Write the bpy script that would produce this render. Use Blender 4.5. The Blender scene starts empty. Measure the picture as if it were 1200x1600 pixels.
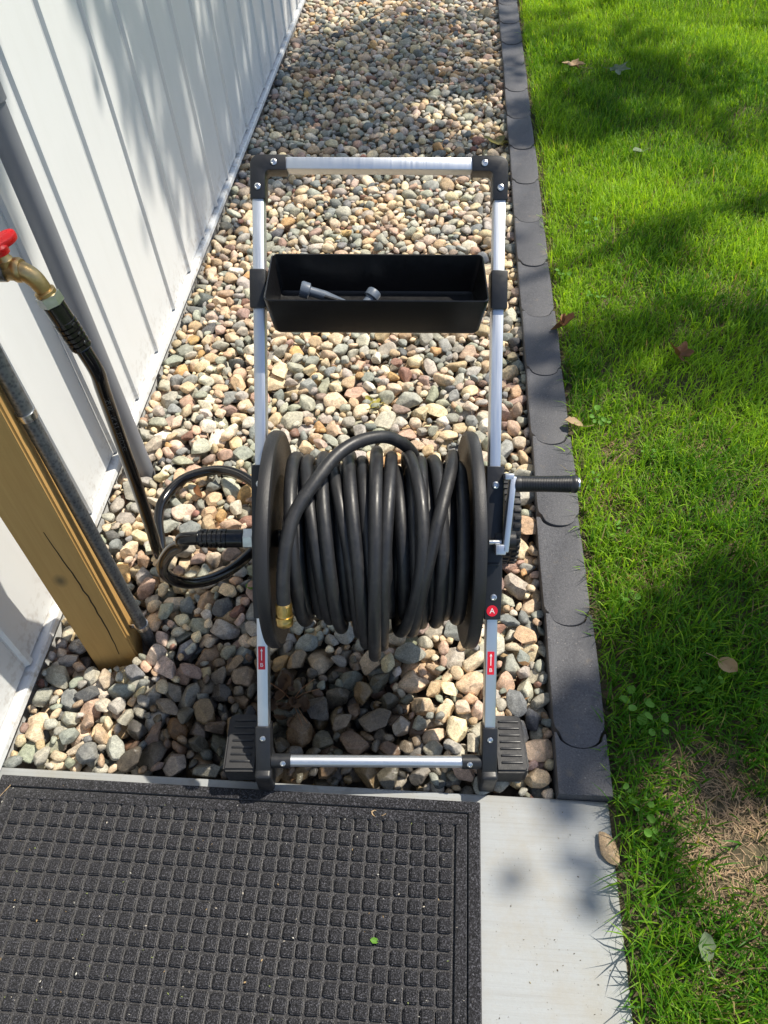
import bpy, bmesh, math, random
import numpy as np
from mathutils import Vector, Matrix

# ------------------------------------------------------------------ scene, camera, light
S = bpy.context.scene
C = S.collection
rng = np.random.default_rng(7)
random.seed(7)

cam_d = bpy.data.cameras.new('camera')
cam = bpy.data.objects.new('camera', cam_d)
C.objects.link(cam)
S.camera = cam
cam_d.sensor_fit = 'VERTICAL'
cam_d.sensor_height = 36.0
cam_d.sensor_width = 27.0
cam_d.lens = 26.55
cam_d.clip_start = 0.05
cam_d.clip_end = 500.0
RC = np.array([[0.99643735, 0.07202561, -0.04387398],
               [0.02804542, -0.77360844, -0.63304299],
               [-0.07953659, 0.62955722, -0.77287233]])   # rows: right, down, forward
CAM = np.array([0.0, 0.0, 1.40])
cam.matrix_world = Matrix(((RC[0][0], -RC[1][0], -RC[2][0], CAM[0]),
                           (RC[0][1], -RC[1][1], -RC[2][1], CAM[1]),
                           (RC[0][2], -RC[1][2], -RC[2][2], CAM[2]),
                           (0, 0, 0, 1)))

SUN_EL = math.radians(57.0)
SUN_AZ = (0.845, 0.535)                       # horizontal direction towards the sun
SUN = Vector((SUN_AZ[0] * math.cos(SUN_EL), SUN_AZ[1] * math.cos(SUN_EL), math.sin(SUN_EL))).normalized()
W = bpy.data.worlds.new('World')
S.world = W
W.use_nodes = True
wn = W.node_tree.nodes
wn.clear()
sky = wn.new('ShaderNodeTexSky')
sky.sky_type = 'NISHITA'
sky.sun_disc = False
sky.sun_elevation = SUN_EL
sky.sun_rotation = math.atan2(SUN_AZ[0], SUN_AZ[1])
bg = wn.new('ShaderNodeBackground')
bg.inputs['Strength'].default_value = 0.125
wo = wn.new('ShaderNodeOutputWorld')
W.node_tree.links.new(sky.outputs[0], bg.inputs[0])
W.node_tree.links.new(bg.outputs[0], wo.inputs[0])
sl = bpy.data.lights.new('sun', 'SUN')
sl.energy = 4.7
sl.angle = math.radians(0.53)
sl.color = (1.0, 0.925, 0.79)
sun = bpy.data.objects.new('sun', sl)
C.objects.link(sun)
sun.rotation_mode = 'QUATERNION'
sun.rotation_quaternion = (-SUN).to_track_quat('-Z', 'Y')
S.view_settings.view_transform = 'Standard'
S.view_settings.look = 'None'
S.view_settings.gamma = 1.0
S.view_settings.exposure = 0.42
S.cycles.max_bounces = 8
S.cycles.use_denoising = True


def to_px(P):
    """picture coordinates (1200 x 1600) of world points, used only to choose which stones show largest"""
    c = (np.atleast_2d(P) - CAM) @ RC.T
    return np.c_[600 + 1180 * c[:, 0] / c[:, 2], 800 + 1180 * c[:, 1] / c[:, 2], c[:, 2]]


# ------------------------------------------------------------------ materials
class NT:
    def __init__(self, name):
        self.m = bpy.data.materials.new(name)
        self.m.use_nodes = True
        self.t = self.m.node_tree
        self.t.nodes.clear()
        self.out = self.n('ShaderNodeOutputMaterial')

    def n(self, typ, **kw):
        x = self.t.nodes.new(typ)
        for k, v in kw.items():
            setattr(x, k, v)
        return x

    def l(self, a, b):
        self.t.links.new(a, b)

    def coord(self, kind='Object'):
        if kind == 'Position':
            return self.n('ShaderNodeNewGeometry').outputs['Position']
        return self.n('ShaderNodeTexCoord').outputs[kind]

    def noise(self, vec, scale, detail=4, rough=0.55, dist=0.0):
        x = self.n('ShaderNodeTexNoise')
        x.inputs['Scale'].default_value = scale
        x.inputs['Detail'].default_value = detail
        x.inputs['Roughness'].default_value = rough
        x.inputs['Distortion'].default_value = dist
        self.l(vec, x.inputs['Vector'])
        return x.outputs['Fac']

    def voro(self, vec, scale, feature='F1'):
        x = self.n('ShaderNodeTexVoronoi', feature=feature)
        x.inputs['Scale'].default_value = scale
        self.l(vec, x.inputs['Vector'])
        return x.outputs['Distance']

    def mapping(self, vec, scale=(1, 1, 1), loc=(0, 0, 0), rot=(0, 0, 0)):
        x = self.n('ShaderNodeMapping')
        x.inputs['Scale'].default_value = scale
        x.inputs['Location'].default_value = loc
        x.inputs['Rotation'].default_value = rot
        self.l(vec, x.inputs['Vector'])
        return x.outputs[0]

    def ramp(self, fac, stops):
        x = self.n('ShaderNodeValToRGB')
        e = x.color_ramp.elements
        while len(e) < len(stops):
            e.new(0.5)
        for i, (p, c) in enumerate(stops):
            e[i].position = p
            e[i].color = tuple(c) + (1,) if len(c) == 3 else c
        self.l(fac, x.inputs[0])
        return x.outputs[0]

    def mr(self, fac, a, b, c=0.0, d=1.0):
        x = self.n('ShaderNodeMapRange')
        x.inputs[1].default_value = a
        x.inputs[2].default_value = b
        x.inputs[3].default_value = c
        x.inputs[4].default_value = d
        self.l(fac, x.inputs[0])
        return x.outputs[0]

    def math(self, op, a, b=None):
        x = self.n('ShaderNodeMath', operation=op)
        for i, s in enumerate((a, b)):
            if s is None:
                continue
            if isinstance(s, (int, float)):
                x.inputs[i].default_value = s
            else:
                self.l(s, x.inputs[i])
        return x.outputs[0]

    def mix(self, fac, a, b, blend='MIX'):
        x = self.n('ShaderNodeMix', data_type='RGBA', blend_type=blend)
        for i, s in ((0, fac), (6, a), (7, b)):
            if isinstance(s, (int, float)):
                x.inputs[i].default_value = s
            elif isinstance(s, (tuple, list)):
                x.inputs[i].default_value = tuple(s) + (1,) if len(s) == 3 else s
            else:
                self.l(s, x.inputs[i])
        return x.outputs[2]

    def bump(self, h, strength=0.3, dist=0.01):
        x = self.n('ShaderNodeBump')
        x.inputs['Strength'].default_value = strength
        x.inputs['Distance'].default_value = dist
        self.l(h, x.inputs['Height'])
        return x.outputs[0]

    def pbsdf(self, color=None, rough=0.5, metal=0.0, normal=None, spec=0.5, sheen=0.0, coat=0.0):
        b = self.n('ShaderNodeBsdfPrincipled')
        for k, s in (('Base Color', color), ('Roughness', rough), ('Metallic', metal), ('Specular IOR Level', spec),
                     ('Sheen Weight', sheen), ('Coat Weight', coat)):
            if s is None:
                continue
            if isinstance(s, (int, float)):
                b.inputs[k].default_value = s
            elif isinstance(s, (tuple, list)):
                b.inputs[k].default_value = tuple(s) + (1,) if len(s) == 3 else s
            else:
                self.l(s, b.inputs[k])
        if normal is not None:
            self.l(normal, b.inputs['Normal'])
        return b

    def done(self, shader):
        self.l(shader.outputs[0], self.out.inputs[0])
        return self.m


M = {}


def simple(name, col, rough, metal=0.0, var=0.12, nscale=60, bump=0.0, bscale=400, spec=0.5):
    t = NT(name)
    p = t.coord('Object')
    f = t.noise(p, nscale, 5)
    c = t.mix(1.0, col, t.ramp(f, [(0.3, (1 - var,) * 3), (0.7, (1 + var,) * 3)]), 'MULTIPLY')
    r = t.mr(t.noise(p, nscale * 2.3, 3), 0.3, 0.7, max(0.02, rough - 0.07), min(1, rough + 0.07))
    nrm = t.bump(t.noise(p, bscale, 3), bump, 0.002) if bump else None
    M[name] = t.done(t.pbsdf(c, r, metal, nrm, spec))


simple('black_plastic', (0.014, 0.015, 0.018), 0.42, bump=0.08, bscale=700)
simple('tray_plastic', (0.006, 0.006, 0.007), 0.36, bump=0.03, bscale=500)
simple('black_rubber', (0.02, 0.02, 0.022), 0.6, bump=0.2, bscale=500)
simple('hose_black', (0.030, 0.030, 0.032), 0.46, var=0.5, bump=0.05, bscale=300)
simple('supply_black', (0.006, 0.006, 0.007), 0.15, var=0.1)
simple('steel', (0.62, 0.63, 0.64), 0.3, 1.0)
simple('nut_steel', (0.58, 0.60, 0.58), 0.36, 1.0)
simple('brass', (0.50, 0.36, 0.17), 0.42, 1.0, var=0.15, nscale=90, bump=0.12, bscale=350)
simple('brass_bright', (0.52, 0.36, 0.13), 0.34, 1.0, nscale=120)
simple('red_plastic', (0.62, 0.012, 0.014), 0.3)
simple('white_plastic', (0.75, 0.75, 0.76), 0.4)
simple('sticker_red', (0.62, 0.012, 0.03), 0.4, var=0.04)
simple('print_white', (0.8, 0.8, 0.8), 0.5, var=0.02)
simple('print_grey', (0.10, 0.10, 0.10), 0.6, var=0.02)
simple('nozzle_grey', (0.10, 0.125, 0.165), 0.42)
simple('pvc_grey', (0.19, 0.20, 0.225), 0.5, var=0.06, nscale=12)
simple('bark', (0.12, 0.085, 0.06), 0.9, var=0.3, nscale=20, bump=0.8, bscale=40)

t = NT('hose_black')
p = t.coord('Object')
dust = t.mr(t.noise(p, 38, 6, 0.72, 0.6), 0.50, 0.74, 0, 0.35)
scuff = t.mr(t.noise(t.mapping(p, (1.6, 0.5, 0.5)), 170, 4, 0.7), 0.60, 0.72, 0, 0.35)
c = t.mix(dust, (0.017, 0.0175, 0.020), (0.075, 0.073, 0.072))
c = t.mix(scuff, c, (0.075, 0.073, 0.072))
M['hose_black'] = t.done(t.pbsdf(c, t.mr(t.noise(p, 60, 4), 0.3, 0.7, 0.34, 0.56), 0, t.bump(t.noise(p, 260, 3), 0.08, 0.002)))
# brushed aluminium
t = NT('aluminium')
p = t.coord('Object')
f = t.noise(t.mapping(p, (600, 12, 600)), 1.0, 3)
M['aluminium'] = t.done(t.pbsdf(t.mix(t.noise(p, 14), (0.62, 0.65, 0.70), (0.72, 0.75, 0.79)), t.mr(f, 0.3, 0.7, 0.36, 0.5), 1.0,
                                t.bump(f, 0.03, 0.001)))
# galvanised pipe
t = NT('galvanised')
p = t.coord('Object')
f = t.voro(p, 180)
M['galvanised'] = t.done(t.pbsdf(t.mix(t.mr(f, 0.0, 0.6), (0.085, 0.10, 0.125), (0.22, 0.24, 0.265)),
                                 t.mr(t.noise(p, 60), 0.3, 0.7, 0.35, 0.6), 0.85, t.bump(f, 0.15, 0.001)))
# reel flange, moulded grain
t = NT('flange_plastic')
p = t.coord('Object')
f = t.noise(p, 420, 4, 0.7)
M['flange_plastic'] = t.done(t.pbsdf((0.016, 0.016, 0.018), t.mr(f, 0.35, 0.65, 0.36, 0.55), 0, t.bump(f, 0.35, 0.002)))

# white painted steel siding
t = NT('white_siding')
p = t.coord('Position')
g = t.noise(p, 1.7, 4)
dirt = t.mr(t.noise(t.mapping(p, (6, 6, 1.2)), 6, 6), 0.45, 0.85, 0, 0.10)
low = t.mr(t.math('ADD', t.n('ShaderNodeSeparateXYZ').outputs[2], 0.0), 0, 1)
sx = t.n('ShaderNodeSeparateXYZ')
t.l(p, sx.inputs[0])
splash = t.math('MULTIPLY', t.mr(sx.outputs[2], 0.02, 0.16, 1.0, 0.0), t.mr(t.noise(p, 60, 6), 0.50, 0.72, 0, 0.7))
c = t.mix(dirt, t.mix(g, (0.66, 0.68, 0.69), (0.72, 0.735, 0.74)), (0.45, 0.44, 0.40))
c = t.mix(splash, c, (0.30, 0.25, 0.19))
M['white_siding'] = t.done(t.pbsdf(c, 0.38, 0, t.bump(t.noise(t.mapping(p, (1, 1, 0.35)), 5, 2), 0.10, 0.02), spec=0.45))

# treated timber post
t = NT('timber')
p = t.coord('Object')
gr = t.noise(t.mapping(p, (1, 1, 0.045)), 110, 5, 0.6, 0.6)
big = t.noise(t.mapping(p, (1, 1, 0.3)), 9, 3)
kn = t.mapping(p, (22, 0.1, 14), (0.30, 0, -3.95))
kd = t.n('ShaderNodeVectorMath', operation='LENGTH')
t.l(kn, kd.inputs[0])
knot = t.mr(kd.outputs['Value'], 0.05, 0.32, 1, 0)
c = t.mix(gr, (0.43, 0.232, 0.066), (0.60, 0.372, 0.125))
c = t.mix(t.mr(big, 0.4, 0.7, 0, 0.45), c, (0.39, 0.24, 0.07))
c = t.mix(t.math('MULTIPLY', knot, 0.8), c, (0.10, 0.075, 0.035))
M['timber'] = t.done(t.pbsdf(c, 0.75, 0, t.bump(gr, 0.25, 0.003)))
simple('crack_dark', (0.03, 0.018, 0.008), 0.95)

# concrete
t = NT('concrete')
p = t.coord('Position')
n1 = t.noise(p, 5, 5)
n2 = t.noise(p, 160, 4, 0.7)
br = t.noise(t.mapping(p, (4, 260, 1)), 1.0, 3, 0.6, 0.3)
br2 = t.noise(t.mapping(p, (2.5, 90, 1)), 1.0, 2, 0.6, 0.5)
pores = t.mr(t.voro(p, 150), 0.05, 0.20, 1, 0)
pm = t.math('MULTIPLY', pores, t.mr(t.noise(p, 40, 3), 0.5, 0.62, 0, 1))
c = t.mix(n1, (0.275, 0.295, 0.31), (0.345, 0.36, 0.365))
c = t.mix(t.mr(n2, 0.35, 0.7, 0, 0.22), c, (0.27, 0.265, 0.25))
c = t.mix(t.mr(br, 0.46, 0.72, 0, 0.30), c, (0.25, 0.25, 0.24))
c = t.mix(t.mr(br2, 0.60, 0.72, 0, 0.3), c, (0.24, 0.24, 0.23))
c = t.mix(t.math('MULTIPLY', pm, 0.7), c, (0.15, 0.145, 0.13))
st = t.mr(t.noise(p, 9, 6, 0.7), 0.44, 0.70, 0, 0.55)
c = t.mix(st, c, (0.28, 0.255, 0.205))
wet = t.mr(t.noise(p, 26, 3), 0.56, 0.6, 0, 1)
sx = t.n('ShaderNodeSeparateXYZ')
t.l(p, sx.inputs[0])
band = t.math('MULTIPLY', t.mr(sx.outputs[1], 0.462, 0.475, 0, 1), t.math('MULTIPLY', t.mr(sx.outputs[0], -0.62, -0.5, 0, 1), t.mr(sx.outputs[0], -0.1, -0.02, 1, 0)))
wetm = t.math('MULTIPLY', wet, band)
c = t.mix(t.math('MULTIPLY', wetm, 0.35), c, (0.16, 0.155, 0.14))
hh = t.math('ADD', t.math('MULTIPLY', br, 0.6), t.math('SUBTRACT', t.math('MULTIPLY', n2, 0.4), pm))
M['concrete'] = t.done(t.pbsdf(c, t.mr(wetm, 0, 1, 0.85, 0.3), 0, t.bump(hh, 0.35, 0.003)))


# stones: one colour for each stone, wetness in alpha
def stone_mat(name, src):
    t = NT(name)
    if src == 'object':
        oi = t.n('ShaderNodeObjectInfo')
        col, al = oi.outputs['Color'], oi.outputs['Alpha']
    else:
        a = t.n('ShaderNodeAttribute', attribute_name='col')
        col, al = a.outputs['Color'], a.outputs['Alpha']
    p = t.coord('Position')
    n1 = t.noise(p, 48, 5, 0.6, 0.4)
    n2 = t.noise(p, 420, 4, 0.75)
    n3 = t.noise(p, 150, 5, 0.65)
    c = t.mix(1.0, col, t.ramp(n1, [(0.28, (0.70, 0.70, 0.71)), (0.72, (1.28, 1.25, 1.2))]), 'MULTIPLY')
    c = t.mix(1.0, c, t.ramp(n3, [(0.33, (0.76, 0.76, 0.76)), (0.67, (1.18, 1.18, 1.18))]), 'MULTIPLY')
    c = t.mix(1.0, c, t.ramp(n2, [(0.34, (0.66, 0.66, 0.66)), (0.6, (1.16, 1.16, 1.16))]), 'MULTIPLY')
    vein = t.mr(t.math('ABSOLUTE', t.math('SUBTRACT', t.noise(p, 34, 3, 0.5, 1.6), 0.5)), 0.0, 0.012, 0.28, 0)
    c = t.mix(vein, c, (0.5, 0.48, 0.44))
    wetc = t.mix(1.0, c, (0.27, 0.24, 0.215), 'MULTIPLY')
    c = t.mix(al, c, wetc)
    r = t.mr(al, 0, 1, 0.78, 0.10)
    nb = t.bump(t.math('ADD', t.math('MULTIPLY', n3, 0.8), t.math('MULTIPLY', n2, 0.45)), 0.42, 0.005)
    M[name] = t.done(t.pbsdf(c, r, 0, nb, 0.4))


stone_mat('stone_single', 'object')
stone_mat('stone_many', 'attr')

# bed under the stones
t = NT('bed_dirt')
p = t.coord('Position')
n1 = t.noise(p, 70, 6, 0.7)
M['bed_dirt'] = t.done(t.pbsdf(t.ramp(n1, [(0.3, (0.06, 0.05, 0.042)), (0.7, (0.20, 0.175, 0.15))]), 0.95, 0, t.bump(n1, 0.8, 0.02)))

# soil under the lawn
t = NT('lawn_soil')
p = t.coord('Position')
n1 = t.noise(p, 45, 6, 0.7)
n2 = t.noise(p, 6, 3)
c = t.ramp(n1, [(0.3, (0.05, 0.038, 0.024)), (0.55, (0.13, 0.095, 0.06)), (0.75, (0.25, 0.185, 0.115))])
c = t.mix(t.mr(n2, 0.4, 0.65, 0, 0.4), c, (0.06, 0.085, 0.022))
M['lawn_soil'] = t.done(t.pbsdf(c, 0.95, 0, t.bump(n1, 0.9, 0.02)))
t = NT('far_lawn')
p = t.coord('Position')
n1 = t.noise(p, 30, 6, 0.7)
M['far_lawn'] = t.done(t.pbsdf(t.ramp(n1, [(0.3, (0.03, 0.055, 0.012)), (0.7, (0.09, 0.15, 0.03))]), 0.95, 0, t.bump(n1, 0.9, 0.03)))

# recycled rubber edging
t = NT('edging_rubber')
p = t.coord('Position')
n1 = t.noise(p, 330, 3, 0.75)
n2 = t.noise(p, 9, 5, 0.6)
spk = t.math('MULTIPLY', t.mr(t.voro(p, 110), 0.06, 0.16, 1, 0), t.mr(t.noise(p, 40, 2), 0.45, 0.55, 0, 1))
c = t.mix(t.mr(n1, 0.3, 0.7), (0.024, 0.024, 0.029), (0.12, 0.12, 0.13))
c = t.mix(t.mr(n2, 0.4, 0.7, 0, 0.5), c, (0.098, 0.098, 0.106))
c = t.mix(t.math('MULTIPLY', spk, 0.6), c, (0.34, 0.31, 0.28))
soil = t.mr(t.noise(p, 26, 5, 0.7), 0.60, 0.76, 0, 0.5)
c = t.mix(soil, c, (0.20, 0.16, 0.115))
M['edging_rubber'] = t.done(t.pbsdf(c, t.mr(n1, 0.3, 0.7, 0.55, 0.75), 0, t.bump(n1, 0.4, 0.003)))


# fibre mat
def mat_mat(name, lo, hi, dust):
    t = NT(name)
    p = t.coord('Position')
    fib = t.noise(p, 430, 3, 0.8)
    fi2 = t.noise(t.mapping(p, (1, 0.5, 1), rot=(0, 0, 0.5)), 300, 2, 0.6)
    n2 = t.noise(p, 9, 4)
    c = t.ramp(fib, [(0.40, lo), (0.55, tuple(0.30 * (a + b) for a, b in zip(lo, hi))), (0.66, tuple(1.5 * a for a in hi))])
    c = t.mix(t.mr(fi2, 0.35, 0.65, 0.0, 0.5), c, tuple(a * 0.7 for a in lo))
    c = t.mix(t.mr(n2, 0.35, 0.7, dust * 0.3, dust), c, (0.25, 0.24, 0.225))
    lint = t.mr(t.voro(p, 70), 0.03, 0.055, 1, 0)
    c = t.mix(t.math('MULTIPLY', lint, t.mr(t.noise(p, 31, 2), 0.55, 0.6, 0, 0.55)), c, (0.5, 0.47, 0.42))
    M[name] = t.done(t.pbsdf(c, 0.95, 0, t.bump(t.math('ADD', fib, fi2), 0.55, 0.003), 0.2, 0.25))


mat_mat('mat_fibre', (0.002, 0.002, 0.003), (0.10, 0.10, 0.115), 0.006)
mat_mat('mat_groove', (0.022, 0.022, 0.026), (0.125, 0.125, 0.135), 0.07)


# leaves and grass, colour from the attribute 'col'
def leaf_mat(name, trans, rough, spec=0.3):
    t = NT(name)
    a = t.n('ShaderNodeAttribute', attribute_name='col')
    c = a.outputs['Color']
    b = t.pbsdf(c, rough, 0, None, spec)
    tr = t.n('ShaderNodeBsdfTranslucent')
    t.l(t.mix(1.0, c, (1.35, 1.25, 0.55), 'MULTIPLY'), tr.inputs[0])
    mx = t.n('ShaderNodeMixShader')
    mx.inputs[0].default_value = trans
    t.l(b.outputs[0], mx.inputs[1])
    t.l(tr.outputs[0], mx.inputs[2])
    M[name] = t.done(mx)


leaf_mat('grass', 0.5, 0.5)
leaf_mat('straw', 0.15, 0.7)
leaf_mat('leaf', 0.35, 0.5)


def flat_leaf(name, a, b, trans=0.25):
    t = NT(name)
    p = t.coord('Object')
    c = t.mix(t.noise(p, 70, 4), a, b)
    bb = t.pbsdf(c, 0.55, 0, t.bump(t.noise(p, 120, 3), 0.3, 0.003), 0.3)
    tr = t.n('ShaderNodeBsdfTranslucent')
    t.l(c, tr.inputs[0])
    mx = t.n('ShaderNodeMixShader')
    mx.inputs[0].default_value = trans
    t.l(bb.outputs[0], mx.inputs[1])
    t.l(tr.outputs[0], mx.inputs[2])
    M[name] = t.done(mx)


flat_leaf('weed_green', (0.11, 0.28, 0.03), (0.18, 0.38, 0.05), 0.4)
flat_leaf('dead_brown', (0.19, 0.085, 0.04), (0.36, 0.18, 0.085))
flat_leaf('dead_tan', (0.36, 0.24, 0.13), (0.52, 0.38, 0.22))
flat_leaf('dead_dark', (0.06, 0.035, 0.022), (0.16, 0.095, 0.055))
flat_leaf('leaf_olive', (0.14, 0.13, 0.03), (0.26, 0.22, 0.05))
flat_leaf('leaf_yellow', (0.30, 0.30, 0.06), (0.45, 0.36, 0.08))
flat_leaf('leaf_pale', (0.14, 0.19, 0.10), (0.24, 0.30, 0.18))


# ------------------------------------------------------------------ object helpers
class MB:
    """collects boxes, tubes, lathes and prisms; build() links them as ONE mesh object"""

    def __init__(self):
        self.v, self.f, self.s = [], [], []

    def add(self, vs, fs, smooth=True):
        o = len(self.v)
        self.v += [tuple(x) for x in vs]
        self.f += [tuple(i + o for i in f) for f in fs]
        self.s += [smooth] * len(fs)
        return self

    def from_bm(self, bm, smooth=False):
        bm.verts.index_update()
        vs = [v.co[:] for v in bm.verts]
        fs = [[v.index for v in f.verts] for f in bm.faces]
        bm.free()
        return self.add(vs, fs, smooth)

    def box(self, c, size, axes=None, bevel=0.0, seg=2, smooth=False, taper=None):
        bm = bmesh.new()
        bmesh.ops.create_cube(bm, size=1.0)
        for v in bm.verts:
            k = 1.0
            if taper is not None and v.co.z < 0:
                k = taper
            v.co = Vector((v.co.x * size[0] * k, v.co.y * size[1] * k, v.co.z * size[2]))
        if bevel > 0:
            bmesh.ops.bevel(bm, geom=list(bm.edges), offset=bevel, segments=seg, profile=0.5, affect='EDGES')
        A = Matrix(axes).transposed() if axes is not None else Matrix.Identity(3)
        for v in bm.verts:
            v.co = A @ v.co + Vector(c)
        return self.from_bm(bm, smooth or bevel > 0)

    def tube(self, pts, r, seg=12, caps=True, smooth=True):
        P = np.asarray(pts, float)
        n = len(P)
        R = np.full(n, r) if np.isscalar(r) else np.asarray(r, float)
        T = np.gradient(P, axis=0)
        T /= np.linalg.norm(T, axis=1)[:, None] + 1e-12
        a = np.array([0, 0, 1.0]) if abs(T[0][2]) < 0.9 else np.array([1.0, 0, 0])
        N = np.cross(T[0], a)
        N /= np.linalg.norm(N)
        vs = []
        for i in range(n):
            N = N - T[i] * (N @ T[i])
            N /= np.linalg.norm(N)
            B = np.cross(T[i], N)
            for k in range(seg):
                w = 2 * math.pi * k / seg
                vs.append(P[i] + R[i] * (math.cos(w) * N + math.sin(w) * B))
        fs = [(i * seg + k, i * seg + (k + 1) % seg, (i + 1) * seg + (k + 1) % seg, (i + 1) * seg + k) for i in range(n - 1) for k in range(seg)]
        self.add(vs, fs, smooth)
        if caps:
            o = len(self.v) - n * seg
            self.f += [tuple(o + k for k in range(seg - 1, -1, -1)), tuple(o + (n - 1) * seg + k for k in range(seg))]
            self.s += [False, False]
        return self

    def lathe(self, prof, org, axis, seg=32, smooth=True, closed=True):
        """prof: list of (radius, height along axis)"""
        ax = Vector(axis).normalized()
        a = Vector((0, 0, 1)) if abs(ax.z) < 0.9 else Vector((1, 0, 0))
        N = ax.cross(a).normalized()
        B = ax.cross(N)
        vs = []
        for (r, h) in prof:
            for k in range(seg):
                w = 2 * math.pi * k / seg
                vs.append(Vector(org) + ax * h + (N * math.cos(w) + B * math.sin(w)) * r)
        n = len(prof)
        fs = [(i * seg + k, i * seg + (k + 1) % seg, (i + 1) * seg + (k + 1) % seg, (i + 1) * seg + k) for i in range(n - 1) for k in range(seg)]
        self.add(vs, fs, smooth)
        if closed:
            o = len(self.v) - n * seg
            self.f += [tuple(o + k for k in range(seg - 1, -1, -1)), tuple(o + (n - 1) * seg + k for k in range(seg))]
            self.s += [False, False]
        return self

    def prism(self, outline, z0, z1, axes=None, org=(0, 0, 0), bevel=0.0, smooth=False):
        bm = bmesh.new()
        vs = [bm.verts.new((x, y, z0)) for x, y in outline]
        f = bm.faces.new(vs)
        r = bmesh.ops.extrude_face_region(bm, geom=[f])
        for v in r['geom']:
            if isinstance(v, bmesh.types.BMVert):
                v.co.z = z1
        bmesh.ops.recalc_face_normals(bm, faces=bm.faces)
        if bevel > 0:
            es = [e for e in bm.edges if abs(e.verts[0].co.z - e.verts[1].co.z) < 1e-9]
            bmesh.ops.bevel(bm, geom=es, offset=bevel, segments=2, profile=0.5, affect='EDGES')
        A = Matrix(axes).transposed() if axes is not None else Matrix.Identity(3)
        for v in bm.verts:
            v.co = A @ v.co + Vector(org)
        return self.from_bm(bm, smooth)

    def build(self, name, mat, parent=None, autosmooth=True):
        me = bpy.data.meshes.new(name)
        me.from_pydata(self.v, [], self.f)
        me.polygons.foreach_set('use_smooth', self.s)
        me.materials.append(M[mat])
        if autosmooth:
            try:
                me.set_sharp_from_angle(angle=math.radians(40))
            except Exception:
                pass
        me.update()
        o = bpy.data.objects.new(name, me)
        C.objects.link(o)
        if parent is not None:
            o.parent = parent
        return o


def tag(o, label=None, cat=None, group=None, kind=None):
    for k, v in (('label', label), ('category', cat), ('group', group), ('kind', kind)):
        if v:
            o[k] = v
    return o


def empty(name, loc=(0, 0, 0), mat=None):
    o = bpy.data.objects.new(name, None)
    o.empty_display_size = 0.05
    C.objects.link(o)
    if mat is not None:
        o.matrix_world = mat
    else:
        o.location = loc
    return o


def copy_obj(o, parent=None):
    c = o.copy()
    C.objects.link(c)
    c.parent = parent
    return c


def catmull(pts, per=8):
    P = np.asarray(pts, float)
    P = np.vstack([2 * P[0] - P[1], P, 2 * P[-1] - P[-2]])
    out = []
    for i in range(1, len(P) - 2):
        for k in range(per):
            s = k / per
            p0, p1, p2, p3 = P[i - 1], P[i], P[i + 1], P[i + 2]
            out.append(0.5 * ((2 * p1) + (p2 - p0) * s + (2 * p0 - 5 * p1 + 4 * p2 - p3) * s * s + (3 * p1 - p0 - 3 * p2 + p3) * s ** 3))
    out.append(P[-2])
    return np.array(out)


def text_mesh(body, size):
    """flat letters as vertices and faces, centred, in the xy plane"""
    cu = bpy.data.curves.new('letters', 'FONT')
    cu.body = body
    cu.size = size
    cu.align_x = 'CENTER'
    cu.align_y = 'CENTER'
    cu.resolution_u = 3
    o = bpy.data.objects.new('letters', cu)
    C.objects.link(o)
    dg = bpy.context.evaluated_depsgraph_get()
    me = bpy.data.meshes.new_from_object(o.evaluated_get(dg))
    vs = [v.co[:] for v in me.vertices]
    fs = [tuple(p.vertices) for p in me.polygons]
    bpy.data.objects.remove(o)
    bpy.data.curves.remove(cu)
    bpy.data.meshes.remove(me)
    return vs, fs


def mesh_np(name, co, faces_flat, loop_total, mat, col=None, smooth=True, parent=None):
    """fast mesh from numpy arrays; col is one RGBA for each vertex"""
    me = bpy.data.meshes.new(name)
    me.vertices.add(len(co))
    me.vertices.foreach_set('co', np.ascontiguousarray(co, dtype=np.float32).ravel())
    me.loops.add(len(faces_flat))
    me.loops.foreach_set('vertex_index', np.ascontiguousarray(faces_flat, dtype=np.int32))
    n = len(loop_total)
    me.polygons.add(n)
    st = np.zeros(n, np.int32)
    st[1:] = np.cumsum(loop_total)[:-1]
    me.polygons.foreach_set('loop_start', st)
    me.polygons.foreach_set('loop_total', np.ascontiguousarray(loop_total, dtype=np.int32))
    me.polygons.foreach_set('use_smooth', np.full(n, smooth))
    if col is not None:
        at = me.color_attributes.new('col', 'FLOAT_COLOR', 'POINT')
        at.data.foreach_set('color', np.ascontiguousarray(col, dtype=np.float32).ravel())
    me.update(calc_edges=True)
    me.materials.append(M[mat])
    o = bpy.data.objects.new(name, me)
    C.objects.link(o)
    if parent is not None:
        o.parent = parent
    return o


class VNoise:
    """small 2-D value noise"""

    def __init__(self, seed):
        self.g = np.random.default_rng(seed).random((64, 64))

    def __call__(self, x, y):
        x = np.asarray(x, float)
        y = np.asarray(y, float)
        xi = np.floor(x).astype(int)
        yi = np.floor(y).astype(int)
        fx = x - xi
        fy = y - yi
        fx = fx * fx * (3 - 2 * fx)
        fy = fy * fy * (3 - 2 * fy)
        g = self.g
        a = g[xi % 64, yi % 64]
        b = g[(xi + 1) % 64, yi % 64]
        c = g[xi % 64, (yi + 1) % 64]
        d = g[(xi + 1) % 64, (yi + 1) % 64]
        return (a * (1 - fx) + b * fx) * (1 - fy) + (c * (1 - fx) + d * fx) * fy


# ------------------------------------------------------------------ the ground
XW = -0.84            # wall plane
Y_SLAB = 0.483         # far edge of the concrete
X_SLAB = 0.31         # right edge of the concrete
EX0, EX1 = 0.216, 0.312   # lawn edging
Y_FAR = 5.6

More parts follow.
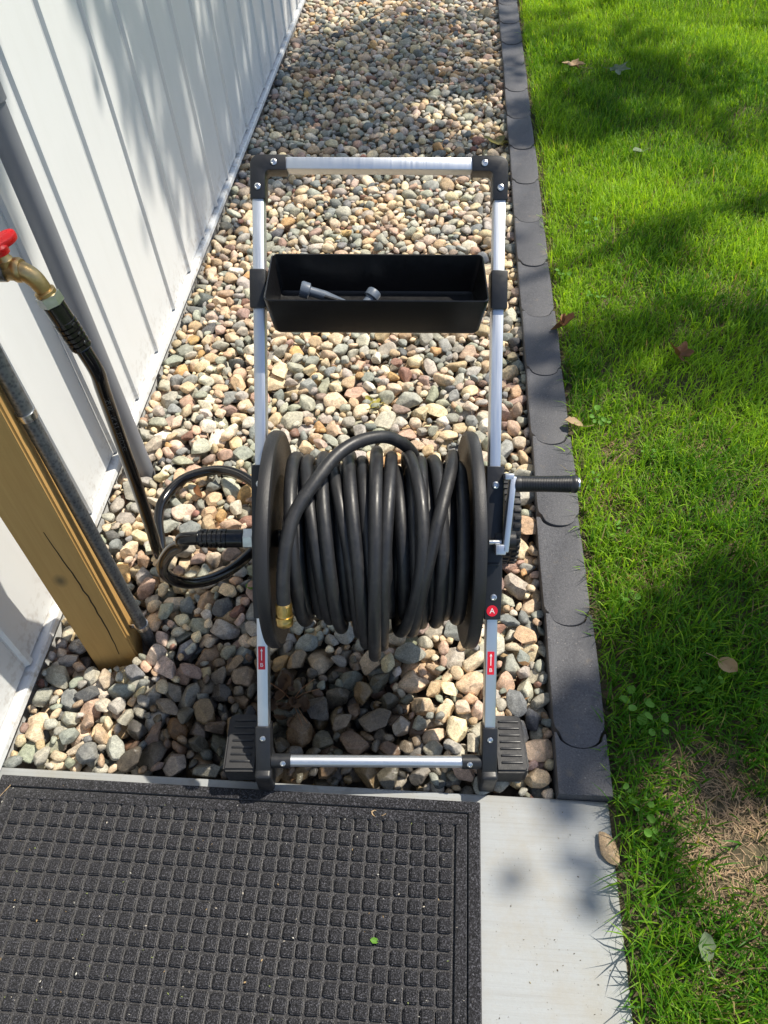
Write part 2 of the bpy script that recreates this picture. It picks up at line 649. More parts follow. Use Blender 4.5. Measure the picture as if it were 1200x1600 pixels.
m = MB()
m.add([(-150, -150, -0.16), (150, -150, -0.16), (150, 150, -0.16), (-150, 150, -0.16)], [(0, 1, 2, 3)])
tag(m.build('ground', 'far_lawn'), kind='structure')
# lawn soil, gently uneven
nx, ny = 60, 120
xs = np.linspace(X_SLAB - 0.01, 4.0, nx)
ys = np.linspace(-1.6, 9.0, ny)
vn = VNoise(3)
gx, gy = np.meshgrid(xs, ys)


def soil_z(x, y):
    return -0.005 + 0.018 * (vn(np.asarray(x) * 5, np.asarray(y) * 5) - 0.5) + 0.01 * (vn(np.asarray(x) * 17 + 9, np.asarray(y) * 17) - 0.5)


co = np.c_[gx.ravel(), gy.ravel(), soil_z(gx.ravel(), gy.ravel())]
q = np.array([(j * nx + i, j * nx + i + 1, (j + 1) * nx + i + 1, (j + 1) * nx + i) for j in range(ny - 1) for i in range(nx - 1)])
tag(mesh_np('lawn_soil', co, q.ravel(), np.full(len(q), 4), 'lawn_soil'), kind='structure')

# concrete pad
m = MB()
m.box(((XW - 0.05 + X_SLAB) / 2, (Y_SLAB - 1.6) / 2, -0.06), (X_SLAB - XW + 0.05, Y_SLAB + 1.6, 0.12), bevel=0.006, seg=3)
tag(m.build('concrete_pad', 'concrete'), kind='structure')

# gravel bed with stones
m = MB()
m.add([(XW - 0.30, Y_SLAB - 0.02, -0.075), (EX0 + 0.03, Y_SLAB - 0.02, -0.075), (EX0 + 0.03, 9, -0.075), (XW - 0.30, 9, -0.075)], [(0, 1, 2, 3)])
bed = tag(m.build('gravel_bed', 'bed_dirt'), kind='structure')


def ico(sub):
    bm = bmesh.new()
    bmesh.ops.create_icosphere(bm, subdivisions=sub, radius=1.0)
    bm.verts.ensure_lookup_table()
    v = np.array([x.co[:] for x in bm.verts])
    f = np.array([[y.index for y in x.verts] for x in bm.faces])
    bm.free()
    return v, f


def stone_shape(v, seed):
    r = np.random.default_rng(seed)
    d = v / np.linalg.norm(v, axis=1)[:, None]
    rad = np.ones(len(v))
    for k in range(5):                               # broad lumps
        w = r.normal(size=3)
        w /= np.linalg.norm(w)
        rad += r.uniform(-0.12, 0.14) * (d @ w) ** (2 if k % 2 else 3)
    out = d * rad[:, None]
    for k in range(r.integers(11, 17)):              # worn flat faces
        w = r.normal(size=3)
        w /= np.linalg.norm(w)
        lim = r.uniform(0.50, 0.80)
        e = out @ w - lim
        out -= np.where(e > 0, e * r.uniform(0.90, 1.0), 0)[:, None] * w
    out += r.normal(0, 0.008, out.shape)
    out *= 1.22
    return out


V4, F4 = ico(4)
V3, F3 = ico(3)
V2, F2 = ico(2)
NV = 26
shape4 = [stone_shape(V4, 100 + k) for k in range(NV)]
shape3 = [stone_shape(V3, 100 + k) for k in range(NV)]
shape2 = [stone_shape(V2, 100 + k) for k in range(NV)]

RES = 0.006
GX0, GX1, GY0, GY1 = XW + 0.004, EX0 + 0.006, Y_SLAB + 0.003, Y_FAR
NXG, NYG = int((GX1 - GX0) / RES), int((GY1 - GY0) / RES)
H = np.full((NXG, NYG), -0.072)
ID = np.full((NXG, NYG), -1, int)
POST = (-0.752, -0.652, 0.718, 0.825)


def block(x0, x1, y0, y1):
    i0, i1 = int((x0 - GX0) / RES), int((x1 - GX0) / RES)
    j0, j1 = int((y0 - GY0) / RES), int((y1 - GY0) / RES)
    H[max(i0, 0):i1 + 1, max(j0, 0):j1 + 1] = 1.0


block(*POST)
block(-0.65, -0.622, 0.752, 0.782)
block(-0.80, -0.755, 1.255, 1.30)
stones = []       # (M 3x3, centre, variant)
palette = [((0.32, 0.33, 0.30), 14), ((0.41, 0.40, 0.355), 16), ((0.49, 0.46, 0.395), 16), ((0.225, 0.24, 0.24), 9), ((0.12, 0.125, 0.13), 2),
           ((0.63, 0.505, 0.34), 17), ((0.73, 0.61, 0.43), 15), ((0.55, 0.41, 0.27), 12), ((0.52, 0.37, 0.28), 7), ((0.34, 0.25, 0.21), 4),
           ((0.60, 0.48, 0.385), 8), ((0.55, 0.35, 0.16), 2), ((0.30, 0.165, 0.13), 1.5), ((0.35, 0.36, 0.29), 9), ((0.70, 0.66, 0.56), 5)]
pw = np.array([w for _, w in palette], float)
pw /= pw.sum()


def stone_matrix(scale):
    a = rng.lognormal(math.log(0.0236), 0.20) * scale
    a = min(max(a, 0.010), 0.041)
    b = a * rng.uniform(0.60, 0.95)
    c = a * rng.uniform(0.45, 0.80)
    yaw = rng.uniform(0, 2 * math.pi)
    tilt = rng.normal(0, 0.38)
    ta = rng.uniform(0, 2 * math.pi)
    Rz = np.array([[math.cos(yaw), -math.sin(yaw), 0], [math.sin(yaw), math.cos(yaw), 0], [0, 0, 1]])
    k = np.array([math.cos(ta), math.sin(ta), 0])
    K = np.array([[0, -k[2], k[1]], [k[2], 0, -k[0]], [-k[1], k[0], 0]])
    Rt = np.eye(3) + math.sin(tilt) * K + (1 - math.cos(tilt)) * (K @ K)
    return (Rt @ Rz) * np.array([a, b, c])


def profile(Mx):
    A = Mx @ Mx.T
    Q = np.linalg.inv(A)
    ex, ey = math.sqrt(A[0, 0]), math.sqrt(A[1, 1])
    ix, iy = int(ex / RES), int(ey / RES)
    dx, dy = np.meshgrid(np.arange(-ix, ix + 1) * RES, np.arange(-iy, iy + 1) * RES, indexing='ij')
    bq = Q[0, 2] * dx + Q[1, 2] * dy
    cq = Q[0, 0] * dx * dx + 2 * Q[0, 1] * dx * dy + Q[1, 1] * dy * dy - 1
    disc = bq * bq - Q[2, 2] * cq
    ok = disc > 0
    s = np.sqrt(np.where(ok, disc, 0))
    return ix, iy, ok, (-bq - s) / Q[2, 2], (-bq + s) / Q[2, 2]


def drop(Mx, tries, zmax):
    ix, iy, ok, lo, hi = profile(Mx)
    lo2 = np.where(ok, lo * 0.80, 9.0)                  # stones are a little less round than the ellipsoid: let them nest
    best = None
    for _ in range(tries):
        i = rng.integers(ix, NXG - ix)
        j = rng.integers(iy, NYG - iy)
        z = (H[i - ix:i + ix + 1, j - iy:j + iy + 1] - lo2).max()
        if best is None or z < best[0]:
            best = (z, i, j)
    z, i, j = best
    if z + hi[ok].max() > zmax:
        return False
    sub = H[i - ix:i + ix + 1, j - iy:j + iy + 1]
    sid = ID[i - ix:i + ix + 1, j - iy:j + iy + 1]
    top = z + hi
    up = ok & (top > sub)
    sub[up] = top[up]
    sid[up] = len(stones)
    stones.append((Mx, np.array([GX0 + (i + 0.5) * RES, GY0 + (j + 0.5) * RES, z]), rng.integers(NV)))
    return True


fails = 0
while len(stones) < 9000 and fails < 420:
    if drop(stone_matrix(1.0), 22, 0.012):
        fails = max(0, fails - 1)
    else:
        fails += 1
fails = 0
while len(stones) < 11000 and fails < 900:               # smaller stones into the holes that are left
    if not drop(stone_matrix(0.66), 26, 0.008):
        fails += 1
fails = 0
while len(stones) < 17000 and fails < 900:               # grit
    if not drop(stone_matrix(0.42), 30, 0.002):
        fails += 1
ns = len(stones)
cen = np.array([s[1] for s in stones])
cells = np.zeros(ns)
ii, jj = np.nonzero(ID >= 0)
px = to_px(np.c_[GX0 + ii * RES, GY0 + jj * RES, H[ii, jj]])
inside = (px[:, 0] > 0) & (px[:, 0] < 1200) & (px[:, 1] > 0) & (px[:, 1] < 1600)
np.add.at(cells, ID[ii, jj][inside], 1.0 / px[inside, 2] ** 3)
allc = np.zeros(ns)
np.add.at(allc, ID[ii, jj], 1.0)
colr = np.array([palette[k][0] for k in rng.choice(len(palette), ns, p=pw)]) * np.array([1.0, 0.985, 0.955]) * rng.uniform(0.84, 1.22, (ns, 1)) * rng.uniform(0.95, 1.05, (ns, 3))
vw = VNoise(11)
wetv = np.zeros(ns)
for (wx, wy, wr, ws) in ((-0.23, 0.56, 0.20, 1.0), (-0.36, 0.60, 0.16, 1.0), (-0.47, 0.56, 0.13, 1.0), (-0.10, 0.53, 0.09, 0.7), (-0.45, 0.70, 0.08, 0.5), (-0.13, 0.62, 0.08, 0.5)):
    d = np.hypot(cen[:, 0] - wx, (cen[:, 1] - wy) * 1.1) / wr
    wetv = np.maximum(wetv, ws * np.clip(1.5 - d - 0.7 * rng.random(ns), 0, 1))
wetv = np.clip(wetv * 2.6, 0, 1)
order = np.argsort(-cells)
single = set(int(k) for k in order[:300] if cells[k] > 0)
smesh = []
for k in range(NV):
    v = shape4[k]
    me = bpy.data.meshes.new('stone')
    me.from_pydata([tuple(x) for x in v], [], [tuple(f) for f in F4])
    me.polygons.foreach_set('use_smooth', [True] * len(F4))
    me.materials.append(M['stone_single'])
    smesh.append(me)
for k in sorted(single):
    Mx, c, var = stones[k]
    o = bpy.data.objects.new('stone', smesh[var])
    C.objects.link(o)
    o.parent = bed
    o.matrix_local = Matrix.Translation(Vector(c)) @ Matrix([list(r) for r in Mx]).to_4x4()
    o.color = (*[float(x) for x in colr[k]], float(wetv[k]))
rest = [k for k in range(ns) if k not in single and allc[k] > 0]
cos, fcs, cls, off = [], [], [], 0
for k in rest:
    Mx, c, var = stones[k]
    near = c[1] < 2.6 and allc[k] > 8
    v, f = (shape3[var], F3) if (near and c[1] < 2.2 and abs(np.linalg.det(Mx)) > 2.5e-6) else (shape2[var], F2)
    cos.append(v @ Mx.T + c)
    fcs.append(f + off)
    off += len(v)
    cls.append(np.tile(np.r_[colr[k], wetv[k]], (len(v), 1)))
fcs = np.vstack(fcs)
tag(mesh_np('gravel_stones', np.vstack(cos), fcs.ravel(), np.full(len(fcs), 3), 'stone_many', np.vstack(cls), parent=bed), kind='stuff')


def ground_top(x, y):
    i, j = int((x - GX0) / RES), int((y - GY0) / RES)
    if 0 <= i < NXG and 0 <= j < NYG and H[i, j] < 0.5:
        return float(H[i, j])
    return 0.0


# ------------------------------------------------------------------ wall with ribbed siding
wall = tag(empty('siding_wall', (XW, 3.0, 0)), 'white ribbed metal siding wall running along the left of the gravel', 'wall')
wall_inv = Matrix.Translation(-Vector((XW, 3.0, 0)))


def under(o, parent, inv):
    o.parent = parent
    o.data.transform(inv)
    return o


m = MB()
m.box((XW - 0.07, 3.2, 1.235), (0.10, 9.9, 2.73))
under(m.build('wall_core', 'white_siding'), wall, wall_inv)
PIT = 0.2
Y_RIB0 = 1.48 - PIT * 16
pan = MB()
prof = [(0.0, 0.0), (0.004, 0.0), (0.0085, 0.0085), (0.0205, 0.0085), (0.025, 0.0), (PIT - 0.0008, 0.0)]    # along y, out of the wall
vs = []
for (yy, xx) in prof:
    vs += [(XW + xx, yy, 0.045), (XW + xx, yy, 2.6)]
fs = [(2 * i, 2 * i + 2, 2 * i + 3, 2 * i + 1) for i in range(len(prof) - 1)]
pan.add(vs, fs, False)
pan.add([(XW - 0.018, 0, 0.045), (XW - 0.018, 0, 2.6), (XW, 0, 2.6), (XW, 0, 0.045)], [(0, 1, 2, 3)], False)
pan0 = under(pan.build('siding_panel', 'white_siding', autosmooth=False), wall, wall_inv)
for k in range(48):
    o = pan0 if k == 0 else copy_obj(pan0, wall)
    o.location = (rng.uniform(-0.0006, 0.0006), Y_RIB0 + k * PIT - 0.012, 0)
    if Y_RIB0 + k * PIT > 8:
        break
m = MB()
prof = [(-0.02, 0.040), (0.013, 0.038), (0.016, 0.034), (0.017, 0.020), (0.004, 0.016), (-0.02, 0.016)]
vs = []
for (dx, zz) in prof:
    vs += [(XW + 0.001 + dx, -1.7, zz), (XW + 0.001 + dx, 8.15, zz)]
m.add(vs, [(2 * i, 2 * i + 1, 2 * i + 3, 2 * i + 2) for i in range(len(prof) - 1)], False)
under(m.build('base_trim', 'white_siding', autosmooth=False), wall, wall_inv)

# grey plastic pipe standing against the wall
pipe = tag(empty('plastic_pipe', (-0.780, 1.277, 0)), 'grey round plastic pipe rising from the gravel against the white siding', 'pipe')
m = MB()
m.tube([(0, 0, -0.06), (0.0, 0.004, 0.4), (0.001, 0.010, 1.0), (0.001, 0.018, 2.3)], 0.0225, 28)
m.build('pipe_tube', 'pvc_grey', pipe)
m = MB()
m.lathe([(0.0226, 0), (0.0262, 0.001), (0.0262, 0.09), (0.0226, 0.091)], (0.001, 0.0095, 0.885), (0, 0.012, 1), 28)
m.build('coupling', 'pvc_grey', pipe)

# timber post, pipe and tap
post = tag(empty('timber_post', (-0.702, 0.771, 0)), 'treated yellow timber post standing in the gravel by the wall', 'post')
post.rotation_euler = (0.0, math.radians(1.5), math.radians(18.5))
m = MB()
bm = bmesh.new()
bmesh.ops.create_cube(bm, size=1.0)
for v in bm.verts:
    v.co = Vector((v.co.x * 0.089, v.co.y * 0.089, -0.07 + (v.co.z + 0.5) * 1.25))
bmesh.ops.bevel(bm, geom=[e for e in bm.edges if abs(e.verts[0].co.z - e.verts[1].co.z) > 0.5], offset=0.004, segments=3, affect='EDGES')
m.from_bm(bm, True)
m.build('shaft', 'timber', post)
m = MB()                                     # drying crack, a thin wedge set in the face
zz = np.linspace(0.0, 0.42, 22)
cx = 0.012 + 0.006 * np.sin(zz * 9) + rng.normal(0, 0.0006, 22) - zz * 0.008
wd = 0.0011 * np.sin(np.clip((0.44 - zz) / 0.44, 0, 1) * math.pi * 0.8 + 0.2) + 0.0003
vs = []
for a, b, w in zip(cx, zz, wd):
    vs += [(a - w, -0.0448, b), (a + w, -0.0448, b)]
m.add(vs, [(2 * i, 2 * i + 1, 2 * i + 3, 2 * i + 2) for i in range(21)], False)
m.build('crack', 'crack_dark', post)

wp = tag(empty('water_pipe', (-0.632, 0.784, 0)), 'galvanised steel water pipe strapped to the side of the timber post', 'pipe')
m = MB()
m.tube([(0, 0, -0.05), (0.003, 0, 0.3), (0.008, 0, 0.76), (0.008, 0.0, 0.795)], 0.0125, 20)
m.tube(catmull([(0.008, 0, 0.79), (0.008, 0.004, 0.806), (0.0, 0.02, 0.814), (-0.02, 0.06, 0.814), (-0.035, 0.085, 0.814), (-0.034, 0.104, 0.812), (-0.018, 0.112, 0.812), (0.002, 0.114, 0.811)], 6), 0.0125, 20)
m.build('pipe_tube', 'galvanised', wp)
for zz in (0.645, 0.035):
    m = MB()
    m.lathe([(0.0128, -0.007), (0.0148, -0.0066), (0.0152, 0), (0.0148, 0.0066), (0.0128, 0.007)], (0.007 * zz / 0.7, 0, zz), (0, 0, 1), 20)
    m.box((-0.018, -0.004, zz), (0.012, 0.004, 0.013), bevel=0.001)
    m.lathe([(0.003, 0), (0.0026, 0.002)], (-0.018, -0.006, zz), (0, -1, 0), 10)
    m.build('pipe_strap', 'steel', wp)

# tap
tap = tag(empty('garden_tap', (-0.626, 0.904, 0.811)), 'brass garden tap with red butterfly handle at the left edge', 'tap')
m = MB()
m.lathe([(0.0128, -0.001), (0.0165, 0), (0.0165, 0.010), (0.0145, 0.011), (0.0150, 0.022), (0.0175, 0.026), (0.0175, 0.032), (0.0150, 0.036)], (-0.016, 0, 0), (1, 0.02, 0), 24)
sp = catmull([(0.012, 0.0, -0.001), (0.022, 0, -0.004), (0.031, 0.0, -0.013), (0.036, 0, -0.026), (0.0385, 0, -0.036)], 6)
m.tube(sp, np.linspace(0.0145, 0.0118, len(sp)), 22)
m.lathe([(0.0125, 0), (0.0155, 0.002), (0.0155, 0.008), (0.0130, 0.010)], (0.0375, 0, -0.032), (0.22, 0, -1), 24)
m.lathe([(0.0125, -0.004), (0.0115, 0.012), (0.0095, 0.014), (0.0085, 0.024)], (0.0, 0, 0.006), (0, 0, 1), 20)
m.build('tap_body', 'brass', tap)
m = MB()
out = []
for k in range(40):
    w = 2 * math.pi * k / 40
    rr = 0.0120 + 0.024 * abs(math.cos(w)) ** 3.2
    out.append((rr * math.cos(w), rr * math.sin(w) * 0.95))
m.prism(out, 0.0, 0.011, bevel=0.0025, axes=((0.45, 0.88, 0.10), (-0.88, 0.45, 0.0), (-0.045, -0.088, 0.995)), org=(-0.004, 0.002, 0.031))
m.lathe([(0.0150, 0), (0.0155, 0.010), (0.0125, 0.013)], (-0.004, 0.002, 0.0265), (0, 0, 1), 22)
h = m.build('handle', 'red_plastic', tap)
m = MB()
m.lathe([(0.0072, 0), (0.0068, 0.003), (0.004, 0.0045), (0.001, 0.005)], (-0.0050, 0.0010, 0.0415), (-0.045, -0.088, 0.995), 18)
m.build('screw_cap', 'white_plastic', h)

# ------------------------------------------------------------------ supply hose, one continuous run
R_S = 0.0121
end_w = np.array([-0.394, 0.774, 0.364])
udir = np.array([0.99659415, 0.06758499, -0.04724792])
hs = tag(empty('supply_hose', (-0.64, 0.95, 0)), 'glossy black supply hose from the tap looping over the gravel to the reel', 'hose')
hb = np.array([-0.64, 0.95, 0.0])
nut0 = np.array([-0.5870, 0.904, 0.772])
grip1 = np.array([-0.5640, 0.897, 0.677])
gdir = (grip1 - nut0) / np.linalg.norm(grip1 - nut0)
path = [grip1 - gdir * 0.03, grip1, (-0.5590, 0.899, 0.630), (-0.5665, 0.906, 0.585), (-0.5860, 0.926, 0.465), (-0.6065, 0.943, 0.300), (-0.6220, 0.950, 0.155),
        (-0.6320, 0.953, 0.075), (-0.6390, 0.968, 0.033), (-0.6520, 1.005, 0.022), (-0.6780, 1.080, 0.022), (-0.6810, 1.145, 0.022), (-0.6440, 1.209, 0.026),
        (-0.5620, 1.236, 0.030), (-0.4830, 1.206, 0.032), (-0.4180, 1.130, 0.034), (-0.4040, 1.045, 0.036), (-0.4266, 0.9809, 0.0460), (-0.4553, 0.9211, 0.0620), (-0.4897, 0.8737, 0.0850), (-0.5234, 0.8422, 0.1150), (-0.5451, 0.8253, 0.1550), (-0.5447, 0.8108, 0.2050), (-0.5261, 0.7974, 0.2550), (-0.4952, 0.7873, 0.3050), (-0.4645, 0.7791, 0.3370), tuple(end_w - udir * 0.062 + np.array([0, 0.002, -0.006])), tuple(end_w - udir * 0.028), tuple(end_w + udir * 0.01)]
sup = catmull(path, 8)
MB().tube(sup - hb, R_S, 18).build('hose_tube', 'supply_black', hs)


def coupling(a, d, parent, base):
    """nut, ribbed grip; a is the nut's outer end, d points down the hose"""
    a = np.asarray(a) - base
    d = np.asarray(d) / np.linalg.norm(d)
    m = MB()
    m.lathe([(0.0160, 0), (0.0184, 0.0012), (0.0184, 0.0165), (0.0165, 0.018)], a, d, 6, smooth=False)
    m.build('hex_nut', 'nut_steel', parent)
    m = MB()
    pr = [(0.0145, 0.018), (0.0164, 0.0185), (0.0164, 0.046)]
    h = 0.047
    for k in range(6):
        pr += [(0.0176 - 0.0002 * k, h), (0.0176 - 0.0002 * k, h + 0.0048), (0.0150 - 0.0002 * k, h + 0.0055), (0.0150 - 0.0002 * k, h + 0.0073)]
        h += 0.0082
    pr += [(0.0145, h), (0.0120, h + 0.002)]
    m.lathe(pr, a, d, 22)
    dd = Vector(d)
    aa = Vector((0, 0, 1)) if abs(dd.z) < 0.9 else Vector((1, 0, 0))
    N = dd.cross(aa).normalized()
    B = dd.cross(N)
    for k in range(4):                               # grip bars across the rings
        w = k * math.pi / 2 + 0.4
        o_ = N * math.cos(w) + B * math.sin(w)
        sd = dd.cross(o_)
        for j in range(3):
            m.box(Vector(a) + dd * (0.054 + 0.0164 * j) + o_ * 0.0160, (0.010, 0.006, 0.003), axes=(dd, sd, o_), bevel=0.0006)
    m.build('grip_sleeve', 'supply_black', parent)


coupling(nut0, gdir, hs, hb)
coupling(end_w + udir * 0.064, -udir, hs, hb)
# printed line along the falling hose
vs, fs = text_mesh('IEXLORER - 3/4 IN - 150 PSI', 0.0115)
seg = np.array([p for p in sup if 0.26 < p[2] < 0.67])
arc = np.r_[0, np.cumsum(np.linalg.norm(np.diff(seg, axis=0), axis=1))]
mid = 0.17
vv = []
for (x, y, _) in vs:
    s_ = mid - x * 1.15                                     # letters read upwards
    P_ = np.array([np.interp(s_, arc, seg[:, k]) for k in range(3)])
    Q_ = np.array([np.interp(s_ + 0.004, arc, seg[:, k]) for k in range(3)])
    T_ = (Q_ - P_) / np.linalg.norm(Q_ - P_)
    view = np.array([0.50, -0.72, 0.62])
    o_ = view - T_ * (view @ T_)
    o_ /= np.linalg.norm(o_)
    b_ = np.cross(T_, o_)
    w_ = -y / R_S
    vv.append(P_ + (R_S + 0.0003) * (o_ * math.cos(w_) + b_ * math.sin(w_)) - hb)
MB().add(vv, fs, False).build('printed_line', 'print_grey', hs, autosmooth=False)

# ------------------------------------------------------------------ hose reel cart
O = Vector((-0.10893871, 0.50789153, 0.07))
U = Vector((0.99659415, 0.06758499, -0.04724792))
Vv = Vector((-0.01508595, 0.71271758, 0.70128887))
Nn = Vector((0.08107102, -0.6981876, 0.71130975))
CM = Matrix(((U.x, Vv.x, Nn.x, O.x), (U.y, Vv.y, Nn.y, O.y), (U.z, Vv.z, Nn.z, O.z), (0, 0, 0, 1)))
cart = tag(empty('hose_reel_cart', mat=CM), 'folding aluminium hose reel cart with black tray standing on the gravel', 'hose reel cart')
LEAN = math.radians(45.34)
BK = Vector((0, math.sin(LEAN), -math.cos(LEAN)))         # level, away from the viewer
UP = Vector((0, math.cos(LEAN), math.sin(LEAN)))          # straight up
XU = Vector((1, 0, 0))
HW = 0.2009
LV = 1.034
REEL_V = 0.400


def screw(parent, c, axis=(0, 0, 1), r=0.0055):
    m = MB()
    m.lathe([(r, 0), (r * 0.95, 0.0012), (r * 0.6, 0.002), (r * 0.5, 0.0010)], c, axis, 16)
    return m.build('screw', 'steel', parent)


TW, TD = 0.0195, 0.029
for s in (-1, 1):
    m = MB()
    m.box((s * HW, (0.05 + LV - 0.04) / 2, 0), (TW, LV - 0.09, TD), bevel=0.0022, seg=2)
    m.build('leg', 'aluminium', cart)
m = MB()
m.box((0, LV - 0.006, 0), (2 * HW - 0.055, TW, TD), bevel=0.0022)
m.build('handle_bar', 'aluminium', cart)
for s in (-1, 1):
    o_ = []
    xo, xi, yt, yi = HW + 0.0125, HW - 0.0125, LV + 0.0065, LV - 0.0185
    for k in range(9):
        w = k / 8 * math.pi / 2
        o_.append((xo - 0.016 + 0.016 * math.sin(w), yt - 0.016 + 0.016 * math.cos(w)))
    o_ += [(xo, LV - 0.064), (xi, LV - 0.064)]
    for k in range(7):
        w = k / 6 * math.pi / 2
        o_.append((xi - 0.008 + 0.008 * math.cos(w), yi - 0.008 + 0.008 * math.sin(w)))
    o_ += [(HW - 0.047, yi), (HW - 0.047, yt)]
    if s < 0:
        o_ = [(-x, y) for x, y in o_][::-1]
    m = MB()
    m.prism(o_, -0.0175, 0.0175, bevel=0.002)
    b = m.build('corner_bracket', 'black_plastic', cart)
    screw(b, (s * (HW - 0.027), LV - 0.006, 0.0175))
    screw(b, (s * HW, LV - 0.045, 0.0175))
    m = MB()
    m.box((s * (HW + 0.001), 0.824, 0.001), (0.0275, 0.064, 0.039), bevel=0.0025)
    m.build('tray_clamp', 'black_plastic', cart)

# tray: level open box with drafted walls
TC = Vector((-0.003, 0.842, 0.027))
tw, td, th = 0.362, 0.134, 0.072


def rr_outline(w, d, r, n=5):
    pts = []
    for (cx, cy, a0) in ((w / 2 - r, d / 2 - r, 0), (-w / 2 + r, d / 2 - r, 90), (-w / 2 + r, -d / 2 + r, 180), (w / 2 - r, -d / 2 + r, 270)):
        for k in range(n + 1):
            a = math.radians(a0 + 90 * k / n)
            pts.append((cx + r * math.cos(a), cy + r * math.sin(a)))
    return pts


rings = [(tw - 0.032, td - 0.030, 0.006, -th), (tw - 0.026, td - 0.024, 0.008, -th), (tw - 0.018, td - 0.016, 0.009, -th + 0.006), (tw, td, 0.009, -0.003), (tw + 0.001, td + 0.001, 0.0095, -0.0005),
         (tw - 0.001, td - 0.001, 0.009, 0.0008), (tw - 0.004, td - 0.004, 0.008, 0.0), (tw - 0.005, td - 0.005, 0.008, -0.003), (tw - 0.023, td - 0.021, 0.007, -th + 0.006), (tw - 0.032, td - 0.030, 0.010, -th + 0.003)]
m = MB()
vs, fs = [], []
K = 24
for (w_, d_, r_, z_) in rings:
    for (x, y) in rr_outline(w_, d_, r_):
        vs.append(TC + XU * x + BK * y + UP * z_)
for i in range(len(rings) - 1):
    for k in range(K):
        fs.append((i * K + k, i * K + (k + 1) % K, (i + 1) * K + (k + 1) % K, (i + 1) * K + k))
fs.append(tuple(range(K - 1, -1, -1)))
fs.append(tuple((len(rings) - 1) * K + k for k in range(K)))
m.add(vs, fs, True)
m.build('tray', 'tray_plastic', cart)

# side plates beside the reel
for s in (-1, 1):
    m = MB()
    m.prism([(s * (HW - 0.014), 0.262), (s * (HW + 0.014), 0.262), (s * (HW + 0.0155), 0.30), (s * (HW + 0.0155), 0.529), (s * (HW - 0.014), 0.529)][::(1 if s > 0 else -1)],
            -0.022, 0.0185, bevel=0.002)
    b = m.build('side_plate', 'black_plastic', cart)
    screw(b, (s * (HW + 0.001), 0.497, 0.0185), r=0.0065)
    screw(b, (s * (HW + 0.001), 0.302, 0.0185), r=0.006)
    m = MB()
    m.box((s * (HW - 0.0), 0.36, 0.0205), (0.020, 0.004, 0.003), bevel=0.001)
    m.build('ridge', 'black_plastic', b)
    if s > 0:
        m = MB()
        m.lathe([(0.0098, 0), (0.0096, 0.0008)], (HW - 0.001, 0.278, 0.0186), (0, 0, 1), 28)
        bd = m.build('badge', 'sticker_red', b)
        vs, fs = text_mesh('A', 0.0135)
        MB().add([(x + HW - 0.001, y + 0.278, 0.0198) for x, y, _ in vs], fs, False).build('letter', 'print_white', bd, autosmooth=False) if False else None
        MB().add([(x + HW - 0.001, y + 0.278, 0.0198) for x, y, _ in vs], fs, False).build('letter', 'print_white', b, autosmooth=False)
    # sticker with an arrow and a letter
    vc = 0.184 if s > 0 else 0.191
    m = MB()
    m.box((s * HW - 0.001, vc, TD / 2 + 0.0005), (0.0120, 0.041, 0.0007))
    st_ = m.build('sticker', 'sticker_red', cart)
    m = MB()
    m.add([(s * HW - 0.001 + x, vc + y, TD / 2 + 0.0012) for x, y in ((-0.0007, -0.004), (0.0007, -0.004), (0.0007, 0.014), (-0.0007, 0.014))], [(0, 1, 2, 3)], False)
    m.add([(s * HW - 0.001 + x, vc + y, TD / 2 + 0.0012) for x, y in ((-0.0024, 0.0125), (0.0024, 0.0125), (0.0, 0.0175))], [(0, 1, 2)], False)
    vs, fs = text_mesh('B', 0.0095)
    m.add([(x * 1.1 + s * HW - 0.001, y + vc - 0.0125, TD / 2 + 0.0012) for x, y, _ in vs], fs, False)
    m.build('printed_mark', 'print_white', st_, autosmooth=False)

# reel: drum and two flanges
m = MB()
m.lathe([(0.055, -0.16), (0.055, 0.15)], (0, REEL_V, 0), (1, 0, 0), 40)
m.lathe([(0.016, -0.215), (0.016, 0.24)], (0, REEL_V, 0), (1, 0, 0), 20)
m.build('drum', 'black_plastic', cart)
RF = 0.1885
for (u0, u1, d) in ((-0.162, -0.184, -1), (0.147, 0.168, 1)):
    pr = [(0.05, u0 + d * 0.010), (0.10, u0 + d * 0.009), (0.16, u0 + d * 0.006), (RF - 0.014, u0 + d * 0.003), (RF - 0.008, u0), (RF - 0.002, u0 + d * 0.002), (RF, u0 + d * 0.006),
          (RF, u1 - d * 0.006), (RF - 0.003, u1 - d * 0.001), (RF - 0.010, u1), (RF - 0.016, u1 - d * 0.005), (0.05, u1 - d * 0.006)]
    m = MB()
    m.lathe(pr, (0, REEL_V, 0), (1, 0, 0), 96)
    m.build('flange', 'flange_plastic', cart)
m = MB()
m.lathe([(0.024, 0.203), (0.024, 0.216), (0.015, 0.217), (0.015, 0.238)], (0, REEL_V, 0), (1, 0, 0), 24)
m.build('axle_boss', 'black_plastic', cart)
# inlet swivel on the left
m = MB()
m.lathe([(0.013, -0.2), (0.013, -0.214)], (0, REEL_V, 0), (1, 0, 0), 18)
m.build('inlet_swivel', 'nut_steel', cart)

